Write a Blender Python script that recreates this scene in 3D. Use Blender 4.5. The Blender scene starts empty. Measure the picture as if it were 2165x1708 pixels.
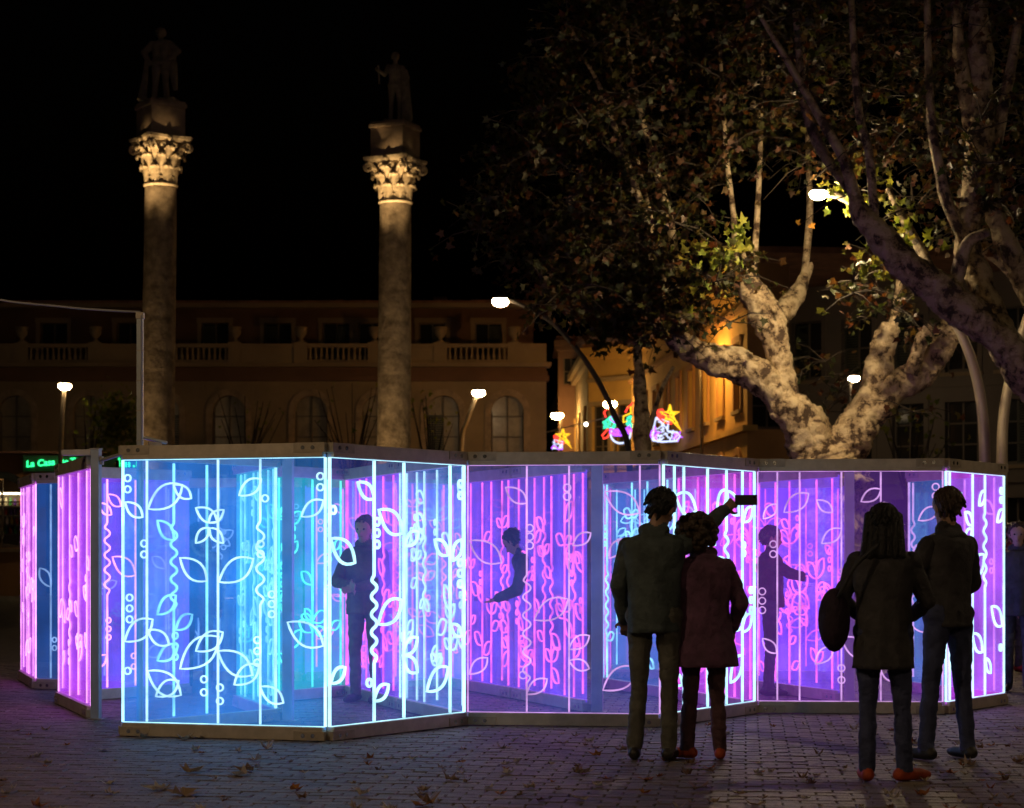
import bpy, bmesh, math, random
import numpy as np
from mathutils import Vector, Matrix, Quaternion, noise

rnd = random.Random(11)
nrs = np.random.RandomState(5)
SC = bpy.context.scene
COL = SC.collection

# ------------------------------------------------------------------ camera
FPX, CX, HY, CAMZ = 4000.0, 1082.5, 1168.0, 1.42
cam_d = bpy.data.cameras.new('camera')
cam = bpy.data.objects.new('camera', cam_d); COL.objects.link(cam)
cam.location = (0, 0, CAMZ); cam.rotation_euler = (math.radians(90), 0, 0)
cam_d.sensor_width = 36; cam_d.lens = 36 * FPX / 2165.0
cam_d.shift_y = (HY - 854.0) / 2165.0
cam_d.clip_start = 0.1; cam_d.clip_end = 1000
cam_d.dof.use_dof = True; cam_d.dof.focus_distance = 15.0; cam_d.dof.aperture_fstop = 3.5
SC.camera = cam

# ------------------------------------------------------------------ world, light, exposure
w = bpy.data.worlds.new('World'); SC.world = w; w.use_nodes = True
nt = w.node_tree; bg = nt.nodes['Background']
sky = nt.nodes.new('ShaderNodeTexSky'); sky.sky_type = 'NISHITA'; sky.sun_disc = False
sky.sun_elevation = math.radians(-4); sky.sun_rotation = math.radians(200)
nt.links.new(sky.outputs[0], bg.inputs[0]); bg.inputs[1].default_value = 0.02
sun_d = bpy.data.lights.new('fill_sun', 'SUN'); sun_d.energy = 0.004; sun_d.angle = math.radians(10); sun_d.color = (1, .8, .6)  # faint warm fill sun added to lift the shadows; no moon is seen
sun = bpy.data.objects.new('fill_sun', sun_d); COL.objects.link(sun)
sun.rotation_euler = (math.radians(50), 0, math.radians(-20))
SC.view_settings.view_transform = 'Standard'; SC.view_settings.look = 'None'
SC.view_settings.exposure = 0.0; SC.view_settings.gamma = 1.0
SC.view_settings.use_curve_mapping = False
cy = SC.cycles
cy.use_denoising = True
try: cy.denoiser = 'OPENIMAGEDENOISE'
except Exception: pass
cy.max_bounces = 6; cy.diffuse_bounces = 2; cy.glossy_bounces = 3; cy.transmission_bounces = 4
cy.transparent_max_bounces = 96; cy.caustics_reflective = False; cy.caustics_refractive = False
cy.use_adaptive_sampling = True; cy.adaptive_threshold = .02; cy.adaptive_min_samples = 16; cy.sample_clamp_indirect = 3.0; cy.use_light_tree = True

# ------------------------------------------------------------------ helpers
def at(px, py, d):
    """world point that the photograph shows at (px, py) when it stands d metres away"""
    return Vector(((px - CX) / FPX * d, d, CAMZ - (py - HY) / FPX * d))

def tag(o, label=None, cat=None, group=None, kind=None):
    if label: o['label'] = label
    if cat: o['category'] = cat
    if group: o['group'] = group
    if kind: o['kind'] = kind
    elif label and cat: o['kind'] = 'thing'
    return o

def empty(name, loc=(0, 0, 0), rz=0.0, label=None, cat=None, group=None):
    o = bpy.data.objects.new(name, None); COL.objects.link(o)
    o.location = loc; o.rotation_euler = (0, 0, rz); o.empty_display_size = .2
    return tag(o, label, cat, group)

def link(name, me, mat=None, parent=None, loc=None, rz=None):
    o = bpy.data.objects.new(name, me); COL.objects.link(o)
    if mat is not None:
        if not me.materials: me.materials.append(mat)
    if parent is not None: o.parent = parent
    if loc is not None: o.location = loc
    if rz is not None: o.rotation_euler = (0, 0, rz)
    return o

def mesh(name, V, F, smooth=False):
    me = bpy.data.meshes.new(name); me.from_pydata([tuple(v) for v in V], [], F); me.update()
    if smooth:
        me.polygons.foreach_set('use_smooth', [True] * len(me.polygons))
    return me

class MB:
    def __init__(s): s.V = []; s.F = []
    def add(s, V, F):
        b = len(s.V); s.V += [tuple(v) for v in V]; s.F += [tuple(i + b for i in f) for f in F]; return s
    def box(s, x0, x1, y0, y1, z0, z1):
        V = [(x, y, z) for z in (z0, z1) for y in (y0, y1) for x in (x0, x1)]
        return s.add(V, [(0, 2, 3, 1), (4, 5, 7, 6), (0, 1, 5, 4), (2, 6, 7, 3), (0, 4, 6, 2), (1, 3, 7, 5)])
    def prism(s, poly, y0, y1):
        n = len(poly); V = [(x, y0, z) for x, z in poly] + [(x, y1, z) for x, z in poly]
        F = [tuple(range(n)), tuple(range(2 * n - 1, n - 1, -1))]
        F += [(i, i + n, (i + 1) % n + n, (i + 1) % n) for i in range(n)]
        return s.add(V, F)
    def tube(s, pts, rad, n=10, cap=True, jit=0.0, seed=0):
        pts = [Vector(p) for p in pts]; m = len(pts)
        if not isinstance(rad, (list, tuple)): rad = [rad] * m
        V = []; up = Vector((0.13, 0.31, 1)).normalized(); nrm = None
        for i in range(m):
            t = (pts[min(i + 1, m - 1)] - pts[max(i - 1, 0)])
            t = t.normalized() if t.length > 1e-9 else Vector((0, 0, 1))
            if nrm is None:
                nrm = t.cross(Vector((0, 1, 0)) if abs(t.y) < .9 else Vector((1, 0, 0))).normalized()
            nrm = (nrm - t * nrm.dot(t)).normalized(); bi = t.cross(nrm)
            for k in range(n):
                a = 2 * math.pi * k / n
                d = nrm * math.cos(a) + bi * math.sin(a)
                r = rad[i]
                if jit:
                    q = pts[i] + d * r
                    r *= 1 + jit * noise.noise(q * 1.6 + Vector((seed, 0, 0))) + jit * .55 * noise.noise(q * 4.5 + Vector((seed, 3, 0))) - jit * .45 * abs(noise.noise(q * 9.0 + Vector((0, seed, 5)))) + jit * .3 * noise.noise(q * 17.0)
                V.append(pts[i] + d * r)
        F = []
        for i in range(m - 1):
            for k in range(n):
                k2 = (k + 1) % n
                F.append((i * n + k, i * n + k2, (i + 1) * n + k2, (i + 1) * n + k))
        if cap:
            F.append(tuple(range(n - 1, -1, -1))); F.append(tuple((m - 1) * n + k for k in range(n)))
        return s.add(V, F)
    def lathe(s, prof, n=32, c=(0, 0)):
        V = []; m = len(prof)
        for r, z in prof:
            for k in range(n):
                a = 2 * math.pi * k / n; V.append((c[0] + r * math.cos(a), c[1] + r * math.sin(a), z))
        F = [(i * n + k, i * n + (k + 1) % n, (i + 1) * n + (k + 1) % n, (i + 1) * n + k) for i in range(m - 1) for k in range(n)]
        F.append(tuple(range(n - 1, -1, -1))); F.append(tuple((m - 1) * n + k for k in range(n)))
        return s.add(V, F)
    def ball(s, c, r, nu=12, nv=8):
        r = (r, r, r) if not isinstance(r, (tuple, list)) else r
        V = [(c[0], c[1], c[2] - r[2])]
        for j in range(1, nv):
            ph = -math.pi / 2 + math.pi * j / nv
            for i in range(nu):
                a = 2 * math.pi * i / nu
                V.append((c[0] + r[0] * math.cos(ph) * math.cos(a), c[1] + r[1] * math.cos(ph) * math.sin(a), c[2] + r[2] * math.sin(ph)))
        V.append((c[0], c[1], c[2] + r[2])); F = []
        for i in range(nu): F.append((0, 1 + (i + 1) % nu, 1 + i))
        for j in range(nv - 2):
            for i in range(nu):
                a = 1 + j * nu + i; b = 1 + j * nu + (i + 1) % nu
                F.append((a, b, b + nu, a + nu))
        t = len(V) - 1
        for i in range(nu): F.append((t, 1 + (nv - 2) * nu + i, 1 + (nv - 2) * nu + (i + 1) % nu))
        return s.add(V, F)
    def build(s, name, mat=None, parent=None, smooth=False, loc=None, rz=None, bevel=0):
        me = mesh(name, s.V, s.F, smooth)
        o = link(name, me, mat, parent, loc, rz)
        if bevel:
            b = o.modifiers.new('bevel', 'BEVEL'); b.width = bevel; b.segments = 2; b.limit_method = 'ANGLE'
        return o

def crom(pts, n=8):
    """smooth curve through points (tuples of any dimension)"""
    P = [np.array(p, float) for p in pts]; P = [2 * P[0] - P[1]] + P + [2 * P[-1] - P[-2]]
    out = []
    for i in range(1, len(P) - 2):
        for k in range(n):
            t = k / n
            out.append(.5 * (2 * P[i] + (P[i + 1] - P[i - 1]) * t + (2 * P[i - 1] - 5 * P[i] + 4 * P[i + 1] - P[i + 2]) * t * t
                             + (3 * P[i] - P[i - 1] - 3 * P[i + 1] + P[i + 2]) * t ** 3))
    out.append(P[-2]); return out

# ------------------------------------------------------------------ materials
def principled(name, col, rough=.7, metal=0., bump=0., bscale=20., var=0., vscale=4., col2=None, island=0., spec=None, detail=6):
    m = bpy.data.materials.new(name); m.use_nodes = True
    n = m.node_tree.nodes; l = m.node_tree.links; p = n['Principled BSDF']
    p.inputs['Roughness'].default_value = rough; p.inputs['Metallic'].default_value = metal
    if spec is not None: p.inputs['Specular IOR Level'].default_value = spec
    c = (*col, 1)
    p.inputs['Base Color'].default_value = c
    tc = n.new('ShaderNodeTexCoord')
    if var or col2:
        t = n.new('ShaderNodeTexNoise'); t.inputs['Scale'].default_value = vscale; t.inputs['Detail'].default_value = detail
        t.inputs['Roughness'].default_value = .65
        l.new(tc.outputs['Object'], t.inputs['Vector'])
        r = n.new('ShaderNodeValToRGB'); r.color_ramp.elements[0].position = .35; r.color_ramp.elements[1].position = .65
        c2 = col2 if col2 else tuple(x * (1 - var) for x in col)
        c1 = col if col2 else tuple(min(1, x * (1 + var)) for x in col)
        r.color_ramp.elements[0].color = (*c2, 1); r.color_ramp.elements[1].color = (*c1, 1)
        l.new(t.outputs['Fac'], r.inputs[0]); src = r.outputs[0]
        if island:
            g = n.new('ShaderNodeNewGeometry'); hs = n.new('ShaderNodeHueSaturation')
            mr = n.new('ShaderNodeMapRange'); mr.inputs[3].default_value = 1 - island; mr.inputs[4].default_value = 1 + island
            oi = n.new('ShaderNodeObjectInfo'); ad = n.new('ShaderNodeMath'); fc = n.new('ShaderNodeMath'); fc.operation = 'FRACT'
            l.new(g.outputs['Random Per Island'], ad.inputs[0]); l.new(oi.outputs['Random'], ad.inputs[1]); l.new(ad.outputs[0], fc.inputs[0]); l.new(fc.outputs[0], mr.inputs[0]); l.new(mr.outputs[0], hs.inputs['Value'])
            l.new(src, hs.inputs['Color']); src = hs.outputs[0]
        l.new(src, p.inputs['Base Color'])
    if bump:
        t2 = n.new('ShaderNodeTexNoise'); t2.inputs['Scale'].default_value = bscale; t2.inputs['Detail'].default_value = 8
        l.new(tc.outputs['Object'], t2.inputs['Vector'])
        b = n.new('ShaderNodeBump'); b.inputs['Strength'].default_value = bump; b.inputs['Distance'].default_value = .03
        l.new(t2.outputs['Fac'], b.inputs['Height']); l.new(b.outputs[0], p.inputs['Normal'])
    return m

def emit(name, col, s, sample=True, clear=0.0, uneven=0.0):
    m = bpy.data.materials.new(name); m.use_nodes = True
    n = m.node_tree.nodes; l = m.node_tree.links; n.clear()
    o = n.new('ShaderNodeOutputMaterial'); e = n.new('ShaderNodeEmission')
    e.inputs[0].default_value = (*col, 1); e.inputs[1].default_value = s
    if uneven:   # hand-routed groove: some stretches scatter more light than others
        tc = n.new('ShaderNodeTexCoord'); nz = n.new('ShaderNodeTexNoise'); nz.inputs['Scale'].default_value = 5.0; nz.inputs['Detail'].default_value = 4
        mr = n.new('ShaderNodeMapRange'); mr.inputs[1].default_value = .3; mr.inputs[2].default_value = .7; mr.inputs[3].default_value = s * (1 - uneven); mr.inputs[4].default_value = s * (1 + uneven)
        l.new(tc.outputs['Object'], nz.inputs['Vector']); l.new(nz.outputs['Fac'], mr.inputs[0]); l.new(mr.outputs[0], e.inputs[1])
    if clear:
        t = n.new('ShaderNodeBsdfTransparent'); t.inputs[0].default_value = (clear, clear, clear, 1)
        a = n.new('ShaderNodeAddShader'); l.new(e.outputs[0], a.inputs[0]); l.new(t.outputs[0], a.inputs[1]); l.new(a.outputs[0], o.inputs[0])
    else:
        l.new(e.outputs[0], o.inputs[0])
    if not sample: m.cycles.emission_sampling = 'NONE'
    return m

def acrylic(name, glow, s, clear=(.9, .9, .9)):
    """clear edge-lit sheet: see-through, faintly mirror-like, scattering some of its LED light"""
    m = bpy.data.materials.new(name); m.use_nodes = True
    n = m.node_tree.nodes; l = m.node_tree.links; n.clear()
    o = n.new('ShaderNodeOutputMaterial'); e = n.new('ShaderNodeEmission'); t = n.new('ShaderNodeBsdfTransparent')
    g = n.new('ShaderNodeBsdfGlossy'); fr = n.new('ShaderNodeMath'); mx = n.new('ShaderNodeMixShader'); ad = n.new('ShaderNodeAddShader')
    t.inputs[0].default_value = (*clear, 1); g.inputs['Roughness'].default_value = .03
    e.inputs[0].default_value = (*glow, 1)
    tc = n.new('ShaderNodeTexCoord'); nz = n.new('ShaderNodeTexNoise'); nz.inputs['Scale'].default_value = 2.2; nz.inputs['Detail'].default_value = 7
    mr = n.new('ShaderNodeMapRange'); mr.inputs[1].default_value = .3; mr.inputs[2].default_value = .7
    mr.inputs[3].default_value = .62 * s; mr.inputs[4].default_value = 1.38 * s
    l.new(tc.outputs['Object'], nz.inputs['Vector']); l.new(nz.outputs['Fac'], mr.inputs[0]); l.new(mr.outputs[0], e.inputs[1])
    # Schlick reflectance, the same for both faces of the sheet
    ge = n.new('ShaderNodeNewGeometry'); dt = n.new('ShaderNodeVectorMath'); dt.operation = 'DOT_PRODUCT'
    l.new(ge.outputs['Normal'], dt.inputs[0]); l.new(ge.outputs['Incoming'], dt.inputs[1])
    ab = n.new('ShaderNodeMath'); ab.operation = 'ABSOLUTE'; l.new(dt.outputs['Value'], ab.inputs[0])
    om = n.new('ShaderNodeMath'); om.operation = 'SUBTRACT'; om.inputs[0].default_value = 1; l.new(ab.outputs[0], om.inputs[1])
    pw = n.new('ShaderNodeMath'); pw.operation = 'POWER'; pw.inputs[1].default_value = 5; l.new(om.outputs[0], pw.inputs[0])
    fr.operation = 'MULTIPLY_ADD'; fr.inputs[1].default_value = .92; fr.inputs[2].default_value = .035; l.new(pw.outputs[0], fr.inputs[0])
    l.new(fr.outputs[0], mx.inputs[0]); l.new(t.outputs[0], mx.inputs[1]); l.new(g.outputs[0], mx.inputs[2])
    l.new(mx.outputs[0], ad.inputs[0]); l.new(e.outputs[0], ad.inputs[1]); l.new(ad.outputs[0], o.inputs[0])
    return m

M = {}
M['alu'] = principled('brushed aluminium', (.56, .48, .40), .45, .2, bump=.04, bscale=40, var=.12, vscale=9)
M['alu_plate'] = principled('dull aluminium plate', (.44, .37, .30), .5, .2, bump=.05, bscale=60, var=.15, vscale=12)
M['post'] = principled('grey aluminium post', (.42, .44, .47), .4, .35, var=.08, vscale=5)
M['bolt'] = principled('steel bolt', (.6, .6, .62), .25, 1.0)
M['paver'] = principled('concrete paver', (.17, .132, .108), .6, 0, bump=.5, bscale=45, var=.28, vscale=14, island=.22)
M['bed'] = principled('dark sand bed', (.12, .10, .088), .9, 0, bump=.3, bscale=30, var=.3, vscale=6)
# ------------------------------------------------------------------ ground
g = link('plaza_ground', mesh('plaza_ground', [(-200, -40, -.012), (200, -40, -.012), (200, 400, -.012), (-200, 400, -.012)], [(0, 1, 2, 3)]), M['bed'])
tag(g, kind='structure')
def paver_mesh(lx, ly):
    a, b, h, c = lx / 2, ly / 2, .03, .006
    V = [(-a, -b, -h), (a, -b, -h), (a, b, -h), (-a, b, -h), (-a, -b, -c), (a, -b, -c), (a, b, -c), (-a, b, -c),
         (-a + c, -b + c, 0), (a - c, -b + c, 0), (a - c, b - c, 0), (-a + c, b - c, 0)]
    F = [(0, 1, 5, 4), (1, 2, 6, 5), (2, 3, 7, 6), (3, 0, 4, 7), (4, 5, 9, 8), (5, 6, 10, 9), (6, 7, 11, 10), (7, 4, 8, 11), (8, 9, 10, 11)]
    return V, F
PX, PY, PROT = .205, .125, math.radians(-7)
near = []; far_pav = []
for j in range(-10, 160):
    for i in range(-60, 60):
        u = (i + .5 * (j % 2)) * PX; v = j * PY
        x = u * math.cos(PROT) - v * math.sin(PROT) - 1.0; y = u * math.sin(PROT) + v * math.cos(PROT) + 8.6
        if y < 8.8 or y > 24.5 or abs(x) > 1.0 + y * .36: continue
        p = (x, y, rnd.uniform(-.005, .001), PROT + rnd.uniform(-.025, .025), rnd.uniform(-.014, .014), rnd.uniform(-.014, .014))
        (near if (y > 10.35 and abs(x) < y * .274) else far_pav).append(p)
near.sort(key=lambda p: p[1]); far_pav += near[300:]; near = near[:300]
pm = mesh('paver', *paver_mesh(PX - .008, PY - .007)); pm.materials.append(M['paver'])
for p in near:
    o = link('paver', pm, None, g, p[:3]); o.rotation_euler = (p[4], p[5], p[3])
V0, F0 = paver_mesh(PX - .008, PY - .007); V0 = np.array(V0)
VV = []; FF = []
for k, p in enumerate(far_pav):
    c, s = math.cos(p[3]), math.sin(p[3])
    z = V0[:, 2] + p[2] + V0[:, 1] * p[4] - V0[:, 0] * p[5]
    VV.append(np.stack([V0[:, 0] * c - V0[:, 1] * s + p[0], V0[:, 0] * s + V0[:, 1] * c + p[1], z], 1))
    FF += [tuple(q + 12 * k for q in f) for f in F0]
o = link('paving_field', mesh('paving_field', np.concatenate(VV).tolist(), FF), M['paver'], g); tag(o, kind='stuff')

# ------------------------------------------------------------------ maze of edge-lit acrylic panels
GB, GT, RT = .104, 2.14, 2.245            # glass bottom, glass top, rail top (metres)
ND = {  # plan positions of the lattice joints
 'a': (at(255, 0, 14.68).x, 14.68), 'b': (at(693, 0, 14.24).x, 14.24), 'c': (at(984, 0, 15.6).x, 15.6), 'd': (at(1400, 0, 15.4).x, 15.4),
 'e': (at(1597, 0, 16.75).x, 16.75), 'f': (at(1998, 0, 16.65).x, 16.65), 'g': (at(2124, 0, 17.75).x, 17.75),
 'a2': (-1.98, 15.96), 'c2': (-1.02, 17.15), 'p': (.67, 16.85), 'p2': (.02, 18.45), 'p3': (-.65, 19.95),
 'q': (3.12, 18.0), 'q2': (2.5, 19.55), 'g2': (4.05, 19.35), 'e2': (1.6, 18.25),
 'l1': (-3.6, 16.2), 'l2': (-4.29, 17.9), 'l3': (-3.25, 19.1), 'l4': (-4.97, 19.75), 'l5': (-5.5, 21.2),
 't': (-2.55, 17.5), 't2': (-1.65, 18.8), 's': (.95, 19.9), 's2': (1.12, 21.4), 'k1': (-3.9, 21.1), 'k2': (-2.3, 20.9), 'k3': (-.7, 21.6),
 'k4': (2.1, 21.2), 'k5': (3.7, 21.0), 'm2': (-.15, 20.9)}

INK = {
 'ice': emit('etched line ice white', (.50, .85, 1.0), 1.0, False, .35, .35),
 'white': emit('etched line bright white', (.46, .90, 1.0), 1.35, False, .25, .3),
 'lav': emit('etched line lavender', (.80, .42, .95), .66, False, .35, .4),
 'pink': emit('etched line hot pink', (1.0, .15, .72), 1.05, False, .35, .45),
 'cyan': emit('etched line cyan', (.30, .80, 1.0), 1.0, False, .4, .45),
 'mag': emit('etched line magenta', (1.0, .40, 1.0), 1.25, False, .3, .35),
 'teal': emit('etched line teal', (.15, 1.0, .75), .95, False, .4, .45),
 'blue': emit('etched line pale blue', (.30, .50, .95), .5, False, .4, .4)}
SHEET = {
 'blue': acrylic('acrylic lit blue', (.025, .24, .80), .23, (.86, .93, .95)),
 'blue2': acrylic('acrylic lit deep blue', (.035, .17, .75), .17),
 'clear': acrylic('acrylic lit faint violet', (.09, .12, .62), .12, (.92, .92, .94)),
 'clearp': acrylic('acrylic lit faint purple', (.22, .06, .55), .11, (.92, .92, .94)),
 'violet': acrylic('acrylic lit violet', (.16, .06, .85), .44, (.86, .8, .9)),
 'magenta': acrylic('acrylic lit magenta', (.46, .05, .75), .42, (.9, .8, .92)),
 'teal': acrylic('acrylic lit teal', (.008, .46, .38), .30, (.8, .9, .9)),
 'cyan': acrylic('acrylic lit cyan', (.06, .30, .80), .22, (.88, .93, .95))}

def ribbon(pts, wd, closed=False, th=.0075):
    P = np.array(pts, float); n = len(P); h = wd / 2
    if closed: T = np.roll(P, -1, 0) - np.roll(P, 1, 0)
    else:
        T = np.empty_like(P); T[1:-1] = P[2:] - P[:-2]; T[0] = P[1] - P[0]; T[-1] = P[-1] - P[-2]
    T /= np.linalg.norm(T, axis=1)[:, None] + 1e-9
    N = np.stack([-T[:, 1], T[:, 0]], 1)
    V = []
    for q, nn in zip(P, N):
        a = q + nn * h; b = q - nn * h
        V += [(a[0], -th, a[1]), (b[0], -th, b[1]), (b[0], th, b[1]), (a[0], th, a[1])]
    F = []
    for i in range(n if closed else n - 1):
        j = (i + 1) % n
        for k in range(4): F.append((4 * i + k, 4 * i + (k + 1) % 4, 4 * j + (k + 1) % 4, 4 * j + k))
    if not closed: F += [(3, 2, 1, 0), (4 * n - 4, 4 * n - 3, 4 * n - 2, 4 * n - 1)]
    return V, F

def leaf_pts(p, q, fat=.27, n=9):
    p = np.array(p); q = np.array(q); d = q - p; m = np.array([-d[1], d[0]])
    up = []; dn = []
    for k in range(n + 1):
        t = k / n; b = 4 * t * (1 - t) * fat * (1 - .12 * math.cos(math.pi * t))
        up.append(p + d * t + m * b); dn.append(p + d * t - m * b)
    return up + dn[-2:0:-1]

FRONT = []
class Panel:
    def __init__(s, a, b, sheet, ink, wd, wall, edge=None, rail=True, flip=False, ends=None, ewd=.022):
        front = wall in FRONT
        if ends is None: ends = (1, 1) if front else (0, 0)
        s.A = Vector((*ND[a], 0)); s.B = Vector((*ND[b], 0)); s.L = (s.B - s.A).length; s.dir = (s.B - s.A).normalized()
        s.ink = INK[ink]; s.wd = wd; s.wall = wall
        rz = math.atan2(s.dir.y, s.dir.x); base = s.A - wall.location
        s.rz = rz; s.base = base; L = s.L
        s.o = MB().box(.014, L - .014, -.005, .005, GB - .02, GT + .02).build('acrylic_sheet', SHEET[sheet], wall, loc=base, rz=rz)
        for e, x in zip(ends, (.02, L - .02)):
            if e:
                s.part('lit_edge', *ribbon([(x, GB + .004), (x, GT - .004)], ewd), INK[edge] if edge else s.ink)
        if front: s.part('light_strip', *ribbon([(.02, GB + .004), (L - .02, GB + .004)], .0035), INK[edge] if edge else s.ink)
        if front: s.part('light_strip', *ribbon([(.02, GT - .004), (L - .02, GT - .004)], .0035), INK[edge] if edge else s.ink)
        if rail:
            for nm, z0, z1 in (('base_rail', .003, GB), ('top_rail', GT, RT)):
                r = MB().box(.03, L - .03, -.038, .038, z0, z1).build(nm, M['alu'], wall, loc=base, rz=rz, bevel=.004)
                for x0, x1 in ((.012, .26), (L - .26, L - .012)):
                    pl = MB().box(x0, x1, -.043, .043, z0 + (0.001 if z0 < 1 else .034), z1 - (.030 if z0 < 1 else -.003)).build('joint_plate', M['alu_plate'], r, bevel=.002)
                    for bx in (x0 + .075, x0 + .155):
                        for sy in (-1, 1):
                            bo = link('bolt', BOLT, None, r, (bx, sy * .0435, (z0 + z1) / 2 + (-.014 if z0 < 1 else .018)))
                            bo.rotation_euler = (math.radians(90) * sy, rnd.uniform(0, 1), 0)
    def part(s, nm, V, F, mat):
        me = mesh(nm, V, F); me.materials.append(mat); o = bpy.data.objects.new(nm, me); COL.objects.link(o); o.parent = s.o; return o
    def hit(s, px, py):
        """where the sight line through a photo point meets this sheet: (along, height)"""
        k = (px - CX) / FPX   # x = k*y
        t = (k * s.A.y - s.A.x) / (s.dir.x - k * s.dir.y)
        y = s.A.y + t * s.dir.y
        return (t, CAMZ - (py - HY) / FPX * y)
    def stem(s, x, z0=None, z1=None, sq=None, amp=.032, wd=None):
        z0 = GB + .01 if z0 is None else z0; z1 = GT - .01 if z1 is None else z1
        pts = []
        if sq:
            a, b = sq; n = max(2, int(round((b - a) / .15))); per = (b - a) / n
            pts = [(x, z0)]
            for k in range(n * 14 + 1):
                z = a + (b - a) * k / (n * 14); f = min(1, k / 5, (n * 14 - k) / 5)
                w_ = math.sin(2 * math.pi * (z - a) / per); pts.append((x + f * amp * math.copysign(abs(w_) ** .8, w_), z))
            pts.append((x, z1))
        else: pts = [(x, z0), (x, (z0 + z1) / 2), (x, z1)]
        s.part('stem', *ribbon(pts, wd or s.wd), s.ink)
    def leaf(s, p, q, fat=.25, wd=None):
        s.part('leaf_outline', *ribbon(leaf_pts(p, q, fat), wd or s.wd, True), s.ink)
    def ring(s, x, z, r=.026, wd=None):
        s.part('ring', *ribbon([(x + r * math.cos(a), z + r * math.sin(a)) for a in np.arange(14) * 2 * math.pi / 14], (wd or s.wd) * .8, True), s.ink)
    def random(s, seed, n=5, dens=1.0):
        r = random.Random(seed); L = s.L; xs = sorted([(i + .5 + r.uniform(-.28, .28)) * L / n for i in range(n)])
        for i, x in enumerate(xs):
            sq = None
            if r.random() < .4:
                a = r.uniform(.5, 1.1); sq = (a, a + r.choice((.51, .68, .85)))
            s.stem(x, sq=sq, z0=GB + r.choice((.01, .01, .05)))
            for k in range(int(r.choice((2, 3, 3, 4)) * dens)):
                z = r.uniform(.3, 1.9); sd = r.choice((-1, 1)); ln = r.uniform(.14, .26); a = r.uniform(.3, 1.0) * r.choice((1, 1, -1))
                q = (x + sd * ln * math.cos(a), z + ln * math.sin(a))
                if .03 < q[0] < L - .03: s.leaf((x, z), q)
                if r.random() < .35 and .03 < x - sd * ln * .7 < L - .03: s.leaf((x, z), (x - sd * ln * .7, z + ln * .8 * math.sin(a)))
            z = r.uniform(.4, 1.8)
            for k in range(r.choice((0, 2, 3))):
                s.ring(min(max(x + .045, .05), L - .05), z + k * .085)
    def draw(s, ox, oy, sc, stems=(), leaves=(), rings=(), rr=.026):
        """motifs measured on a crop of the photograph: crop pixel -> sheet coordinates"""
        k = 2165 / 2560.
        H = lambda x, y: s.hit((ox + x * sc) * k, (oy + y * sc) * k)
        ok = lambda p: .03 < p[0] < s.L - .03 and GB + .02 < p[1] < GT - .02
        for st in stems:
            x = H(st[0], 700)[0]
            sq = (H(st[0], st[2])[1], H(st[0], st[1])[1]) if len(st) > 2 else None
            if .02 < x < s.L - .02: s.stem(x, sq=sq)
        for x0, y0, x1, y1 in leaves:
            p, q = H(x0, y0), H(x1, y1)
            cl = lambda p: (min(max(p[0], .035), s.L - .035), min(max(p[1], GB + .04), GT - .04))
            p, q = cl(p), cl(q)
            if math.hypot(p[0] - q[0], p[1] - q[1]) > .06: s.leaf(p, q)
        for x, y in rings:
            p = H(x, y)
            if ok(p): s.ring(min(max(p[0], .06), s.L - .06), p[1], rr)

bm = MB().lathe([(.004, -.002), (.017, -.002), (.017, .003), (.012, .003), (.012, .012), (.009, .015)], 8)
BOLT = mesh('bolt', bm.V, bm.F); BOLT.materials.append(M['bolt'])

def wall(name, node, label, group=None):
    return empty(name, (*ND[node], 0), 0, label, 'light screen', group)

W1 = wall('light_panel_screen', 'a', 'zigzag front wall of six glowing acrylic panels in bolted aluminium rails')
FRONT.append(W1)
pa = Panel('a', 'b', 'blue', 'ice', .0145, W1, edge='white', ewd=.018)
S = .4802
pa.draw(0, 1080, S, [(765,), (1135,), (1355, 460, 905)],
 [(772,400,950,275),(652,365,742,443),(1020,395,1130,465),(1165,405,1088,470),(1020,578,1085,497),(1163,578,1092,500),(938,655,1077,775),(1140,780,1318,660),
  (1245,330,1360,245),(650,1090,795,975),(770,1030,880,1108),(938,1232,1138,1065),(1020,1140,1160,1042),(1135,1140,1315,1265),(1220,1315,1350,1210),
  (768,1243,942,1370),(812,1375,930,1295),(1355,1325,1475,1410),(1570,440,1690,355),(1497,990,1690,1113),(905,275,995,345)],
 [(659,240),(659,298),(750,580),(750,637),(675,862),(675,918),(675,975),(655,1243),(1062,1287),(1062,1355),(1145,1330),(1145,1400),(1415,845),(1415,895),(1415,948),
  (1340,1083),(1340,1140),(1340,1200),(1675,230),(1675,287),(1380,345),(1357,582),(1357,635)])
pb = Panel('b', 'c', 'clear', 'white', .022, W1, ewd=.024)
pb.draw(700, 1080, S, [(490, 740, 1205), (645,), (885,)],
 [(405,262,490,345),(515,405,640,525),(255,555,390,680),(512,1000,635,875),(252,1310,338,1225),(490,1400,565,1315),(640,1160,715,1070),(640,1165,715,1250),
  (765,1350,875,1225),(805,560,875,640),(900,670,945,560),(650,590,720,520),(890,1000,945,1060)],
 [(270,405),(505,467),(505,525),(505,585),(262,1380),(262,1438),(465,1305),(938,680),(938,735),(938,790),(940,270),(940,330)], .03)
pc = Panel('c', 'd', 'clear', 'lav', .014, W1, ewd=.014)
pc.draw(700, 1080, S, [(1285, 740, 1310), (1505,)],
 [(975,565,1153,680),(1175,288,1285,370),(1325,978,1500,870),(970,1260,1080,1175),(1285,1365,1390,1285),(1525,590,1618,525),(1505,1130,1610,1060),(1505,1190,1610,1232)],
 [(980,1312),(980,1370),(1300,500),(1300,545),(1300,590),(1495,290),(1495,335),(1265,1265)], .03)
S3 = .41
pc.draw(1400, 1100, S3, [(487,)], [(275,315,485,445),(300,720,385,605),(350,605,485,700),(262,1525,470,1385)], [(588,748),(588,810),(588,872),(495,1125),(495,1187)], .03)
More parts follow.
